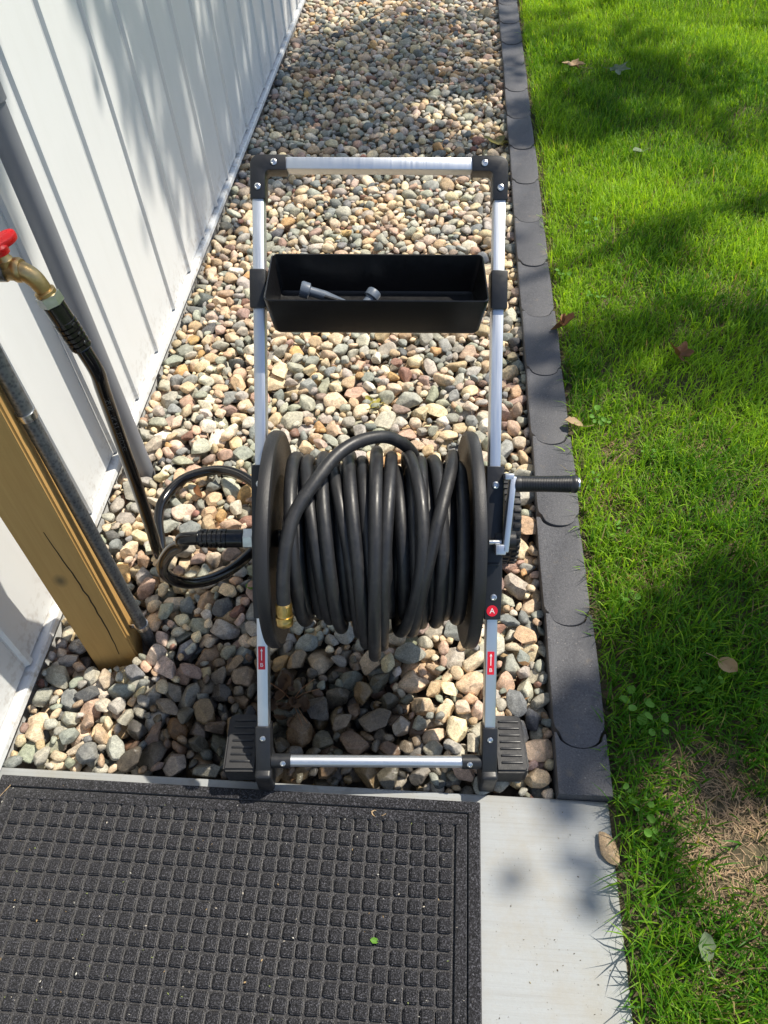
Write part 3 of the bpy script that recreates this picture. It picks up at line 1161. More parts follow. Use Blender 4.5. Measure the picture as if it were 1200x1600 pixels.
# crank
crank = bpy.data.objects.new('crank', None)
C.objects.link(crank)
crank.parent = cart
crank.location = (-0.009, 0, 0)
m = MB()
ax_a = Vector((0.222, 0.384, 0.030))
ax_b = Vector((0.2335, 0.513, 0.030))
dirv = (ax_b - ax_a).normalized()
sdv = Vector((0, 0, 1))
m.box((ax_a + ax_b) / 2 + Vector((0.0046, 0, 0)), (0.0105, (ax_b - ax_a).length, 0.024), axes=(dirv.cross(sdv), dirv, sdv), bevel=0.002)
m.box((0.2185, 0.3885, 0.030), (0.018, 0.018, 0.024), bevel=0.002)
m.box((0.231, 0.5125, 0.030), (0.016, 0.0105, 0.024), bevel=0.002)
m.build('crank_arm', 'aluminium', crank)
m = MB()
m.lathe([(0.0045, 0.20), (0.0045, 0.2205)], (0, REEL_V, 0.030), (1, 0, 0), 12)
m.lathe([(0.0035, 0.2235), (0.0035, 0.2265)], (0.008, REEL_V, 0.030), (1, 0, 0), 12)
m.build('crank_bolt', 'steel', crank)
m = MB()
GV, GN = 0.500, 0.030
pr = [(0.0110, 0.240), (0.0142, 0.2415), (0.0147, 0.248)]
h = 0.250
while h < 0.336:
    k = (h - 0.25) / 0.086
    rb = 0.0143 - 0.0009 * math.sin(k * math.pi) + 0.0006 * k
    pr += [(rb, h), (rb, h + 0.0013), (rb - 0.0007, h + 0.0016), (rb - 0.0007, h + 0.0024)]
    h += 0.0027
pr += [(0.0147, 0.338), (0.0153, 0.341), (0.0153, 0.345), (0.0138, 0.347)]
m.lathe(pr, (0, GV, GN), (1, 0, 0), 26)
m.build('grip', 'black_plastic', crank)
m = MB()
m.lathe([(0.0118, 0.347), (0.0116, 0.350), (0.008, 0.3515), (0.004, 0.352)], (0, GV, GN), (1, 0, 0), 22)
m.build('end_cap', 'steel', crank)
m = MB()
m.lathe([(0.0105, 0.2395), (0.0105, 0.2420)], (0, GV, GN), (1, 0, 0), 22)
m.build('washer', 'white_plastic', crank)

# rear struts, axle, wheels
WN = -0.352
m = MB()
m.lathe([(0.007, -0.27), (0.007, 0.30)], (0, REEL_V, WN), (1, 0, 0), 14)
m.build('axle', 'steel', cart)
for s in (-1, 1):
    m = MB()
    m.box((s * (HW - 0.001), REEL_V, WN / 2 - 0.02), (TW, 0.026, abs(WN) - 0.02), bevel=0.002)
    m.build('rear_strut', 'aluminium', cart)


def make_wheel(u):
    w = bpy.data.objects.new('wheel', None)
    C.objects.link(w)
    w.parent = cart
    w.location = (u, REEL_V, WN)
    m = MB()
    r, hw_ = 0.096, 0.018
    m.lathe([(r - 0.022, -hw_ + 0.002), (r - 0.008, -hw_), (r - 0.002, -hw_ + 0.004), (r - 0.001, 0), (r - 0.002, hw_ - 0.004), (r - 0.008, hw_), (r - 0.022, hw_ - 0.002)], (0, 0, 0), (1, 0, 0), 56)
    for k in range(36):
        a = 2 * math.pi * k / 36
        o_ = Vector((0, math.cos(a), math.sin(a)))
        t_ = Vector((0, -math.sin(a), math.cos(a)))
        for sd in (-1, 1):
            m.box(o_ * (r - 0.001) + XU * (sd * hw_ * 0.52) + t_ * (sd * 0.003), (hw_ * 0.85, 0.0085, 0.006), axes=(XU, t_, o_), bevel=0.001)
    m.build('tyre', 'black_rubber', w)
    m = MB()
    m.lathe([(0.012, -0.016), (0.02, -0.016), (0.024, -0.010), (0.066, -0.008), (0.074, -0.015), (0.074, 0.015), (0.066, 0.008), (0.024, 0.010), (0.02, 0.017), (0.012, 0.017)], (0, 0, 0), (1, 0, 0), 40)
    m.build('rim', 'black_plastic', w)


make_wheel(0.281)
make_wheel(-0.243)


def lv(du, dy, dz):
    """cart-local point from level offsets (across, away, up)"""
    return XU * du + BK * dy + UP * dz


# front feet and crossbar
m = MB()
m.lathe([(0.0105, -HW + 0.040), (0.0105, HW - 0.040)], (0, 0.0, 0.004), (1, 0, 0), 24)
m.build('crossbar', 'aluminium', cart)
for s in (-1, 1):
    m = MB()
    m.lathe([(0.0128, HW - 0.048), (0.0128, HW - 0.014)][::1] if s > 0 else [(0.0128, -HW + 0.048), (0.0128, -HW + 0.014)], (0, 0.0, 0.004), (1, 0, 0), 22)
    b = m.build('bar_socket', 'black_plastic', cart)
    screw(b, (s * (HW - 0.035), 0.0, 0.0166), r=0.0052)
    foot = bpy.data.objects.new('foot', None)
    C.objects.link(foot)
    foot.parent = cart
    m = MB()
    m.box((s * HW, 0.026, 0.0), (0.027, 0.082, 0.036), bevel=0.003)
    m.box(lv(s * HW, -0.005, -0.030), (0.030, 0.060, 0.068), axes=(XU, BK, UP), bevel=0.006, seg=3)
    b = m.build('leg_socket', 'black_plastic', foot)
    screw(b, (s * HW, 0.046, 0.018), r=0.0052)
    m = MB()
    # sloping pad with rounded outline
    tx = 0.061
    c0 = s * (HW + 0.0125 + tx / 2)
    yb, yf = 0.088, -0.020
    ol = [(c0 - tx / 2, yf), (c0 + tx / 2 - 0.006 * (s > 0), yf), (c0 + tx / 2, yf + 0.008), (c0 + tx / 2 - 0.004, yb - 0.008), (c0 + tx / 2 - 0.010, yb), (c0 - tx / 2 + 0.004, yb), (c0 - tx / 2, yb - 0.006)]
    bm = bmesh.new()
    vt = [bm.verts.new(lv(x, y, 0.0)) for x, y in ol]
    f = bm.faces.new(vt)
    r = bmesh.ops.extrude_face_region(bm, geom=[f])
    for v in r['geom']:
        if isinstance(v, bmesh.types.BMVert):
            v.co += UP * -0.052
    bmesh.ops.recalc_face_normals(bm, faces=bm.faces)
    bmesh.ops.bevel(bm, geom=list(bm.edges), offset=0.0045, segments=3, affect='EDGES')
    m.from_bm(bm, True)
    m.build('pad', 'black_rubber', foot)
    for k in range(7):
        m = MB()
        m.box(lv(c0, 0.074 - 0.0128 * k, 0.0006), (0.038, 0.0042, 0.0038), axes=(XU, BK, UP), bevel=0.0012)
        m.build('pad_rib', 'black_plastic', foot)

# ------------------------------------------------------------------ garden hose wound on the reel
RH = 0.0108
gh = tag(empty('garden_hose', mat=CM @ Matrix.Translation((0, REEL_V, 0))), 'black rubber garden hose wound loosely on the reel, brass end hanging', 'hose')


def turn_points(seq):
    """seq: list of (u at top, bulge in the middle, u at the bottom, radius, sag); returns the path, n per turn = 24"""
    pts = []
    for i, (ut, ub_, ubm, r, sag) in enumerate(seq):
        nxt = seq[i + 1] if i + 1 < len(seq) else seq[i]
        for k in range(24):
            a = 2 * math.pi * k / 24
            if a <= math.pi:
                s_ = 0.5 - 0.5 * math.cos(a)
                u_ = ut + (ubm - ut) * s_ + ub_ * math.sin(a) ** 1.5
                rr = r
            else:
                s_ = 0.5 - 0.5 * math.cos(a - math.pi)
                u_ = ubm + (nxt[0] - ubm) * s_
                rr = r + (nxt[3] - r) * s_
            low = max(0.0, -math.cos(a)) ** 1.4
            pts.append((u_, rr * math.cos(a) - sag * low, rr * math.sin(a)))
    return pts


inner1 = [(-0.138 + 0.0222 * k, 0, -0.127 + 0.0222 * k, 0.078, 0.0) for k in range(13)]
inner2 = [(0.128 - 0.0225 * k + random.uniform(-.003, .003), random.uniform(-.004, .004), 0.117 - 0.0225 * k, 0.101 + random.uniform(-.002, .002), 0.004) for k in range(12)]
inner3 = [(-0.134 + 0.0235 * k + random.uniform(-.004, .004), random.uniform(-.005, .005), -0.118 + 0.0235 * k, 0.124 + random.uniform(-.003, .003), 0.012) for k in range(11)]
outer = [(0.137, 0.000, 0.137, 0.139, 0.004), (0.131, -0.012, 0.060, 0.152, 0.014), (0.096, 0.006, 0.100, 0.143, 0.006), (0.074, -0.006, 0.078, 0.141, 0.010), (0.050, 0.030, 0.036, 0.152, 0.014),
         (0.024, -0.004, 0.010, 0.149, 0.044), (-0.002, 0.000, -0.003, 0.158, 0.054), (-0.028, 0.006, -0.010, 0.140, 0.030), (-0.050, 0.002, -0.017, 0.153, 0.036), (-0.080, 0.012, -0.030, 0.141, 0.028),
         (-0.094, 0.000, -0.060, 0.148, 0.012), (-0.122, 0.006, -0.080, 0.142, 0.002), (-0.142, 0.000, -0.122, 0.147, 0.000)]
coil = turn_points(inner1) + turn_points(inner2) + turn_points(inner3) + turn_points(outer)
coil = np.array(coil)
# smooth the changes of layer
for _ in range(2):
    coil[1:-1] = 0.25 * coil[:-2] + 0.5 * coil[1:-1] + 0.25 * coil[2:]
MB().tube(catmull(coil, 2), RH, 14).build('hose_coil', 'hose_black', gh)
tail = [(0.070, 0.100, -0.085), (0.068, 0.128, -0.05), (0.060, 0.150, -0.012), (0.040, 0.168, 0.030), (0.010, 0.178, 0.058), (-0.030, 0.170, 0.085), (-0.064, 0.148, 0.112), (-0.094, 0.110, 0.140),
        (-0.124, 0.062, 0.160), (-0.137, 0.014, 0.172), (-0.142, -0.032, 0.172), (-0.143, -0.060, 0.167), (-0.143, -0.080, 0.161)]
tl = catmull(tail, 8)
MB().tube(tl, RH, 18).build('hose_tail', 'hose_black', gh)
a = Vector(tl[-1])
d = (Vector(tl[-1]) - Vector(tl[-3])).normalized()
m = MB()
m.lathe([(0.0112, -0.001), (0.0120, 0), (0.0120, 0.018), (0.0114, 0.0185), (0.0118, 0.021), (0.0140, 0.0215), (0.0143, 0.0265), (0.0128, 0.0275), (0.0134, 0.029), (0.0134, 0.0365), (0.0122, 0.038), (0.0095, 0.038), (0.009, 0.030)], a, d, 26)
for k in range(26):
    w = 2 * math.pi * k / 26
    N_ = d.cross(Vector((1, 0, 0))).normalized()
    B_ = d.cross(N_)
    o_ = N_ * math.cos(w) + B_ * math.sin(w)
    m.box(a + d * 0.009 + o_ * 0.0121, (0.0011, 0.015, 0.0008), axes=(d.cross(o_), d, o_))
m.build('brass_coupling', 'brass_bright', gh)

# ------------------------------------------------------------------ spray nozzle lying in the tray
TCw = CM @ (TC + UP * (-th + 0.004))
nz = tag(empty('spray_nozzle', mat=CM @ Matrix.Translation(TC + UP * (-th + 0.004))), 'grey hand spray nozzle lying inside the black tray', 'nozzle')


def tp(x, y, z):
    return XU * x + BK * y + UP * z


m = MB()
m.tube([tp(-0.118, 0.012, 0.032), tp(-0.09, 0.010, 0.024), tp(-0.055, -0.008, 0.017), (tp(-0.03, -0.018, 0.016))], [0.0085, 0.0085, 0.0095, 0.011], 16)
m.build('barrel', 'nozzle_grey', nz)
m = MB()
dv = (tp(-0.118, 0.012, 0.032) - tp(-0.09, 0.010, 0.024)).normalized()
m.lathe([(0.009, -0.004), (0.0135, -0.002), (0.0140, 0.010), (0.0125, 0.013), (0.0085, 0.013), (0.008, 0.008)], tp(-0.118, 0.012, 0.032), dv, 22)
m.build('spray_head', 'nozzle_grey', nz)
m = MB()
m.tube([tp(-0.03, -0.018, 0.016), tp(-0.018, -0.006, 0.018), tp(-0.009, 0.006, 0.026)], [0.010, 0.009, 0.0085], 16)
m.build('handle', 'nozzle_grey', nz)
m = MB()
m.tube([tp(-0.088, -0.002, 0.030), tp(-0.06, -0.012, 0.028), tp(-0.035, -0.014, 0.024)], 0.003, 8)
m.build('trigger', 'black_plastic', nz)
m = MB()
dv = (tp(-0.009, 0.006, 0.026) - tp(-0.018, -0.006, 0.018)).normalized()
m.lathe([(0.009, -0.004), (0.0125, -0.002), (0.0128, 0.008), (0.0110, 0.011), (0.007, 0.011)], tp(-0.009, 0.006, 0.026), dv, 22)
m.build('thread_cap', 'nozzle_grey', nz)

# ------------------------------------------------------------------ door mat
PM = 0.0254
MX1, MY1 = 0.0795, 0.4655
MX0 = MX1 - 35.5 * PM
MY0 = MY1 - 60 * PM
mat_o = tag(empty('door_mat', (MX0, MY0, 0)), 'charcoal ribbed door mat with square treads on the concrete', 'door mat')
mb_ = Vector((MX0, MY0, 0))


def mat_part(mm, name, mat, sharp=True):
    o = mm.build(name, mat, mat_o, autosmooth=sharp)
    o.data.transform(Matrix.Translation(-mb_))
    return o


m = MB()
m.box(((MX0 + MX1) / 2, (MY0 + MY1) / 2, 0.0028), (MX1 - MX0, MY1 - MY0, 0.0045), bevel=0.001)
mat_part(m, 'mat_base', 'mat_groove')


def frame_band(i0, i1, z):
    m = MB()
    r = 0.0022
    for (x0, x1, y0, y1) in ((MX0 + i0, MX1 - i0, MY1 - i1, MY1 - i0), (MX0 + i0, MX1 - i0, MY0 + i0, MY0 + i1), (MX0 + i0, MX0 + i1, MY0 + i1, MY1 - i1), (MX1 - i1, MX1 - i0, MY0 + i1, MY1 - i1)):
        m.box(((x0 + x1) / 2, (y0 + y1) / 2, z / 2 + 0.002), (x1 - x0, y1 - y0, z - 0.004 + 0.004), bevel=r, seg=2)
    return mat_part(m, 'border_band', 'mat_fibre')


frame_band(0.0015, 0.0212, 0.0108)
frame_band(0.0242, 0.0428, 0.0108)
# one tread block
bm = bmesh.new()
bmesh.ops.create_grid(bm, x_segments=4, y_segments=4, size=0.5)
bm.verts.ensure_lookup_table()
me = bpy.data.meshes.new('tread_block')
tbm = bmesh.new()
bmesh.ops.create_cube(tbm, size=1.0)
for v in tbm.verts:
    k = 0.95 if v.co.z > 0 else 1.0
    v.co = Vector((v.co.x * 0.0216 * k, v.co.y * 0.0216 * k, 0.004 + (v.co.z + 0.5) * 0.0078))
bmesh.ops.bevel(tbm, geom=[e for e in tbm.edges if max(e.verts[0].co.z, e.verts[1].co.z) > 0.006], offset=0.0020, segments=2, affect='EDGES')
tbm.to_mesh(me)
tbm.free()
bm.free()
me.polygons.foreach_set('use_smooth', [True] * len(me.polygons))
me.set_sharp_from_angle(angle=math.radians(60))
me.materials.append(M['mat_fibre'])
tv = np.array([v.co[:] for v in me.vertices])
tf = [tuple(p_.vertices) for p_ in me.polygons]
spots = []
X0c = 0.0203 - 0.0                 # centre of the right-hand column
for r in range(58):
    for c in range(32):
        spots.append((0.02015 - c * PM + 0.0005, 0.4145 - r * PM))
spots = np.array(spots)
pp = to_px(np.c_[spots, np.full(len(spots), 0.010)])
vis = (pp[:, 0] > -4) & (pp[:, 0] < 1200) & (pp[:, 1] < 1606) & (pp[:, 2] > 0)
score = np.where(vis, 1 / pp[:, 2], -1)
near = np.argsort(-score)[:300]
near = set(int(k) for k in near if score[k] > 0)
vs, fs, off = [], [], 0
for k, (x, y) in enumerate(spots):
    jit = rng.uniform(-0.0004, 0.0004, 2)
    if k in near:
        o = bpy.data.objects.new('tread_block', me)
        C.objects.link(o)
        o.parent = mat_o
        o.location = (x - MX0 + jit[0], y - MY0 + jit[1], rng.uniform(-0.0004, 0.0003))
        o.rotation_euler = (0, 0, rng.normal(0, 0.03))
    else:
        vs.append(tv + np.array([x + jit[0], y + jit[1], 0]))
        fs += [tuple(i + off for i in f) for f in tf]
        off += len(tv)
m = MB()
m.v = [tuple(x) for x in np.vstack(vs)]
m.f = fs
m.s = [True] * len(fs)
o = tag(mat_part(m, 'tread_blocks', 'mat_fibre', False), kind='stuff')
o.data.set_sharp_from_angle(angle=math.radians(60))

# ------------------------------------------------------------------ lawn edging
edg = tag(empty('lawn_edging', (0.265, 0.48, 0)), 'dark grey rubber block edging between the gravel and the lawn', 'edging')
LE = 0.262
w2 = (EX1 - EX0) / 2


def edging_mesh():
    n = 14
    end = [(-w2 + 0.009 + (2 * w2 - 0.018) * k / n) for k in range(n + 1)]
    bulge = lambda x: 0.030 * math.sqrt(max(0.0, 1 - (x / (w2 - 0.009)) ** 2))
    ol = [(x, -bulge(x)) for x in end]                       # rounded nose towards the viewer
    ol += [(w2 - 0.002, 0.009), (w2, 0.022), (w2 + 0.0015, LE * 0.5), (w2, LE - 0.001)]
    ol += [(x, LE - 0.0017 - bulge(x) * 1.0) for x in end[::-1]]
    ol += [(-w2, LE - 0.001), (-w2 - 0.001, LE * 0.5), (-w2, 0.022), (-w2 + 0.002, 0.009)]
    return ol


def edging_block(ol):
    m = MB()
    m.prism(ol, -0.09, 0.024, bevel=0.0022)
    return m


eb = edging_block(edging_mesh())
# a shallow line near the rim
eb0 = eb.build('edging_block', 'edging_rubber', edg)
for k in range(20):
    y0 = 0.600 + LE * k
    if k == 0:
        o = eb0
    else:
        o = copy_obj(eb0, edg)
    o.location = (0.0 - 0.0007 * k + rng.normal(0, 0.0008), y0 + rng.normal(0, 0.0004) - 0.48, rng.normal(0, 0.0007))
    o.rotation_euler = (-0.006 + rng.normal(0, 0.003), rng.normal(0, 0.008), rng.normal(0, 0.004) + 0.003)
# the cut piece at the concrete
m = MB()
ol = edging_mesh()
ol2 = [(-w2, 0.0), (w2, 0.0)] + [(x, y - LE + 0.120) for x, y in ol[17:-2]] + []
ol2 = [(-w2, 0.003), (w2, 0.003), (w2, 0.1188)] + [(x, 0.1188 - 0.030 * math.sqrt(max(0.0, 1 - (x / (w2 - 0.004)) ** 2))) for x in [(w2 - 0.004) - (2 * w2 - 0.008) * k / 14 for k in range(15)]] + [(-w2, 0.1188)]
m.prism(ol2, -0.09, 0.024, bevel=0.0014)
o = m.build('edging_block', 'edging_rubber', edg)
o.location = (0.001, 0.0, 0)

# ------------------------------------------------------------------ lawn grass
vg = VNoise(21)
vg2 = VNoise(22)
dead = [(0.515, 0.45, 0.075, 0.15), (0.56, 0.36, 0.06, 0.08), (0.46, 0.20, 0.035, 0.04), (0.63, 1.38, 0.07, 0.05), (0.40, 1.20, 0.05, 0.05), (0.42, 1.36, 0.035, 0.05), (0.41, 0.98, 0.06, 0.08), (0.75, 2.25, 0.07, 0.06), (0.86, 2.05, 0.06, 0.08)]
dead_w = [1.0, 0.7, 0.5, 0.28, 0.25, 0.4, 0.3, 0.2, 0.3]


def dead_mask(x, y):
    d = np.zeros(len(x))
    for (cx, cy, rx, ry), w in zip(dead, dead_w):
        q = np.sqrt(((x - cx) / rx) ** 2 + ((y - cy) / ry) ** 2) + 0.45 * (vg2(x * 22, y * 22) - 0.5)
        d = np.maximum(d, w * np.clip(1.5 - q, 0, 1))
    return d


def blades(n, xr, yr, lmin, lmax, wd, colf, dens, bend, name, mat, zoff=0.0, flat=0.0):
    x = rng.uniform(xr[0], xr[1], n)
    y = rng.uniform(yr[0], yr[1], n)
    k = rng.random(n) < dens(x, y)
    x, y = x[k], y[k]
    n = len(x)
    L = rng.uniform(lmin, lmax, n) * (0.72 + 0.56 * vg(x * 4 + 3, y * 4))
    az = rng.uniform(0, 2 * math.pi, n) + 1.5 * (vg(x * 3, y * 3) - 0.5)
    ln = np.clip(rng.normal(0.30, 0.22, n), 0.02, 1.1) + flat
    bd = np.abs(rng.normal(bend, bend * 0.5, n))
    w = wd * rng.uniform(0.55, 1.45, n)
    z = soil_z(x, y) + zoff
    base = np.c_[x, y, z]
    pts = [base]
    a = ln.copy()
    seg = 3
    for s in range(seg):
        dv = np.c_[np.sin(a) * np.cos(az), np.sin(a) * np.sin(az), np.cos(a)]
        pts.append(pts[-1] + dv * (L / seg)[:, None])
        a = np.minimum(a + bd, 2.1)
    tw_ = rng.uniform(0, math.pi, n)
    side = np.c_[np.cos(az + math.pi / 2 + 0.5 * np.sin(tw_)), np.sin(az + math.pi / 2 + 0.5 * np.sin(tw_)), np.zeros(n)]
    ww = [0.75, 1.0, 0.75]
    co = np.zeros((n, 7, 3))
    for s in range(3):
        co[:, 2 * s] = pts[s] - side * (w * ww[s] / 2)[:, None]
        co[:, 2 * s + 1] = pts[s] + side * (w * ww[s] / 2)[:, None]
    co[:, 6] = pts[3]
    co[:, :, 2] = np.maximum(co[:, :, 2], z[:, None] + 0.001)
    o = (np.arange(n) * 7)[:, None]
    q1 = np.hstack([o + 0, o + 1, o + 3, o + 2])
    q2 = np.hstack([o + 2, o + 3, o + 5, o + 4])
    t3 = np.hstack([o + 4, o + 5, o + 6])
    flat_ = np.concatenate([q1.ravel(), q2.ravel(), t3.ravel()])
    lt = np.concatenate([np.full(2 * n, 4), np.full(n, 3)])
    c = colf(x, y, n)
    col = np.ones((n, 7, 4))
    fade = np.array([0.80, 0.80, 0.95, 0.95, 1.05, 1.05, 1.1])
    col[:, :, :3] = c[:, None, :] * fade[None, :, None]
    return mesh_np(name, co.reshape(-1, 3), flat_, lt, mat, col.reshape(-1, 4))


def gcol(x, y, n):
    a = np.array([0.062, 0.195, 0.012])
    b = np.array([0.37, 0.585, 0.036])
    t_ = np.clip(rng.normal(0.40, 0.26, n) + 0.9 * (vg(x * 3.1 + 30, y * 3.1) - 0.5) + 0.35 * np.clip((y - 0.9) / 0.5, -1, 0.35), 0, 1)
    c = a + (b - a) * t_[:, None]
    dry = rng.random(n) < (0.02 + 0.25 * dead_mask(x, y))
    c[dry] = np.array([0.36, 0.28, 0.13]) * rng.uniform(0.7, 1.2, (dry.sum(), 1))
    return c


def gdens(x, y):
    p_ = to_px(np.c_[x, y, np.zeros(len(x))])
    inv = (p_[:, 0] < 1420) & (p_[:, 1] < 1950)                # thin out what lies well outside the picture
    d = 0.40 + 0.72 * vg(x * 7, y * 7) + 0.30 * (vg2(x * 19, y * 19) - 0.5)
    d *= 1 - 0.95 * dead_mask(x, y)
    d *= np.clip((x - 0.318) / 0.03, 0.15, 1)
    return np.clip(d, 0, 1) * np.where(inv, 1.0, 0.55)


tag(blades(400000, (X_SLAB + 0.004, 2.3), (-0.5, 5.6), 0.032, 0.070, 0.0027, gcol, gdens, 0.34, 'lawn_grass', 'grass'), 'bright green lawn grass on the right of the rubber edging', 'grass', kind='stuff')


def edge_dens(x, y):
    return np.where(y < 0.62, 0.55, 0.22) * np.where(y > 4.8, 0.4, 1)


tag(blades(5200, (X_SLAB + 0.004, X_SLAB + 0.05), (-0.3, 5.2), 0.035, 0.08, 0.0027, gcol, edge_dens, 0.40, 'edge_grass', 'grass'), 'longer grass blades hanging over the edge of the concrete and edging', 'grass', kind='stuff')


def scol(x, y, n):
    return np.array([0.38, 0.265, 0.16]) * rng.uniform(0.5, 1.35, (n, 1)) * rng.uniform(0.94, 1.06, (n, 3))


def sdens(x, y):
    return np.clip(dead_mask(x, y) * 1.1 + 0.012, 0, 1)


tag(blades(150000, (X_SLAB + 0.01, 1.4), (-0.2, 3.2), 0.010, 0.036, 0.0013, scol, sdens, 0.25, 'dry_grass', 'straw', 0.002, 0.95), 'dry tan thatch lying in bare patches of the lawn', 'dead grass', kind='stuff')


# ------------------------------------------------------------------ small plants and fallen leaves
def leaf_mesh(kind, L, curl, seed, cup=0.3):
    """a bent leaf with a real outline; base at the origin, tip along +y"""
    r = np.random.default_rng(seed)
    m = MB()
    if kind == 'lobed':                                    # five pointed lobes round the stalk, edges curled up
        na, nr = 50, 5
        ph = r.uniform(0, 6.28, 3)
        vs, fs = [(0, L * 0.36, 0)], []
        for j in range(1, nr + 1):
            q_ = j / nr
            for i in range(na):
                a = 2 * math.pi * i / na
                lobe = 0.30 + 0.28 * abs(math.cos(2.5 * a)) ** 1.5 + 0.05 * math.sin(11 * a + ph[0])
                if abs(a - math.pi) < 0.35:
                    lobe *= 0.6
                rad = L * lobe * (1.12 if math.cos(a) > 0 else 0.92)
                x, y = math.sin(a) * rad * q_, L * 0.36 + math.cos(a) * rad * q_
                z = L * (0.30 * cup * (q_ ** 2) * (0.55 + 0.45 * math.sin(2 * a + ph[1])) + 0.22 * curl * (math.sin(a) * q_) ** 2 * lobe + 0.05 * math.sin(5 * a + ph[2]) * q_)
                vs.append((x, y, z))
        for i in range(na):
            fs.append((0, 1 + (i + 1) % na, 1 + i))
        for j in range(nr - 1):
            for i in range(na):
                a0 = 1 + j * na
                fs.append((a0 + i, a0 + (i + 1) % na, a0 + na + (i + 1) % na, a0 + na + i))
        top = len(vs)
        m.add(vs + [(x, y, z - 0.0006) for x, y, z in vs], fs + [tuple(i + top for i in f[::-1]) for f in fs], True)
        return m
    n = 9
    vs, fs = [], []
    for i in range(n):
        s = i / (n - 1)
        if kind == 'oval':
            w = math.sin(math.pi * min(1, s * 0.94 + 0.06)) ** 0.75 * 0.34
        elif kind == 'heart':
            w = 0.46 * math.sqrt(max(0, 1 - (2 * s - 1) ** 2)) + 0.02
        elif kind == 'lobed':
            w = (0.20 + 0.24 * abs(math.sin(s * math.pi * 2.5))) * (1 - s) ** 0.35
        else:
            w = 0.10 * math.sin(math.pi * (0.1 + 0.88 * s))
        w *= L * r.uniform(0.88, 1.1)
        ang = curl * s
        yy = L * s * math.cos(ang * 0.6)
        zz = L * s * math.sin(ang * 0.6)
        for k in (-1, -0.5, 0, 0.5, 1):
            vs.append((w * k, yy, zz + abs(k) ** 1.4 * w * cup + r.normal(0, 0.012) * L))
    for i in range(n - 1):
        for k in range(4):
            a = i * 5 + k
            fs.append((a, a + 1, a + 6, a + 5))
    top = len(vs)
    vs2 = [(x, y, z - 0.0006) for x, y, z in vs]
    m.add(vs + vs2, fs + [tuple(i + top for i in f[::-1]) for f in fs], True)
    return m


def weed(x, y, n, L, label, seed, tall=0.03, kind='heart'):
    n, L, tall = n + 2, L * 0.66, tall * 0.85
    z0 = float(soil_z(np.array([x]), np.array([y]))[0])
    e = tag(empty('lawn_weed', (x, y, z0)), label, 'weed', 'small broad-leaved weeds in the lawn')
    r = np.random.default_rng(seed)
    base = None
    stem = MB()
    for k in range(n):
        a = 2 * math.pi * k / n + r.uniform(-0.4, 0.4)
        rad = L * r.uniform(0.4, 1.3)
        h = tall * r.uniform(0.5, 1.25)
        tip = Vector((math.cos(a) * rad, math.sin(a) * rad, h))
        stem.tube([(0, 0, 0), tuple(tip * 0.55 + Vector((0, 0, h * 0.2))), tuple(tip)], 0.0009, 5)
        if base is None:
            base = leaf_mesh(kind, L, 0.25, seed, 0.25).build('leaf', 'weed_green', e)
            o = base
        else:
            o = copy_obj(base, e)
        o.location = tip
        s_ = r.uniform(0.6, 1.25)
        o.scale = (s_ * r.uniform(0.7, 1), s_, s_)
        o.rotation_euler = (r.uniform(-0.6, 0.35), r.uniform(-0.5, 0.5), a - math.pi / 2)
    stem.build('stem', 'weed_green', e)


weed(0.385, 1.45, 9, 0.024, 'pale green leafy weed in the lawn just above the crank handle', 1, 0.045)
weed(0.50, 1.33, 4, 0.017, 'small round-leaved weed in the bright lawn right of the crank handle', 2, 0.04)
weed(0.375, 0.655, 6, 0.028, 'bright three-leaved weed at the end of the rubber edging', 3, 0.06)
weed(0.405, 0.615, 4, 0.022, 'little weed just below the bright three-leaved one', 4, 0.05)
weed(0.325, 0.490, 4, 0.020, 'light green weed at the corner where edging meets concrete', 5, 0.04)
weed(0.360, 0.470, 4, 0.021, 'light green weed second from the concrete corner', 6, 0.05)
weed(0.375, 0.405, 3, 0.022, 'single bright weed in the grass beside the concrete edge', 7, 0.055)
weed(0.430, 1.99, 5, 0.026, 'leafy weed in the lawn level with the black tray', 8, 0.05, 'oval')
weed(0.352, 2.09, 5, 0.020, 'small weed against the edging level with the tray', 9, 0.045)
weed(0.385, 1.09, 7, 0.024, 'pale weed rosette in the sunny lawn below the crank handle', 10, 0.035, 'oval')
weed(0.352, 1.235, 5, 0.017, 'clover tuft touching the edging under the crank grip', 11, 0.05)
weed(0.305, 1.215, 4, 0.013, 'tiny clover sprig leaning over the edging below the crank grip', 12, 0.035)
weed(0.52, 0.70, 4, 0.020, 'pale clover in the shaded lawn near the dead patch', 13, 0.055)
weed(0.395, 0.90, 4, 0.020, 'lone yellow-green weed between the edging and the shaded lawn', 14, 0.04)
weed(0.46, 2.36, 4, 0.022, 'light weed in the upper lawn left of the shade', 15, 0.05)


def fallen(name, x, y, z, kind, L, mat, label, seed, curl, rot, cup=0.4, stem=True):
    e = tag(empty(name, (x, y, z)), label, 'leaf')
    e.rotation_euler = rot
    leaf_mesh(kind, L, curl, seed, cup).build('blade', mat, e)
    if stem:
        m = MB()
        m.tube([(0, 0.004, 0.0), (0.002, -L * 0.3, 0.002), (0.006, -L * 0.55, 0.006)], 0.0009, 6)
        m.build('stalk', mat, e)


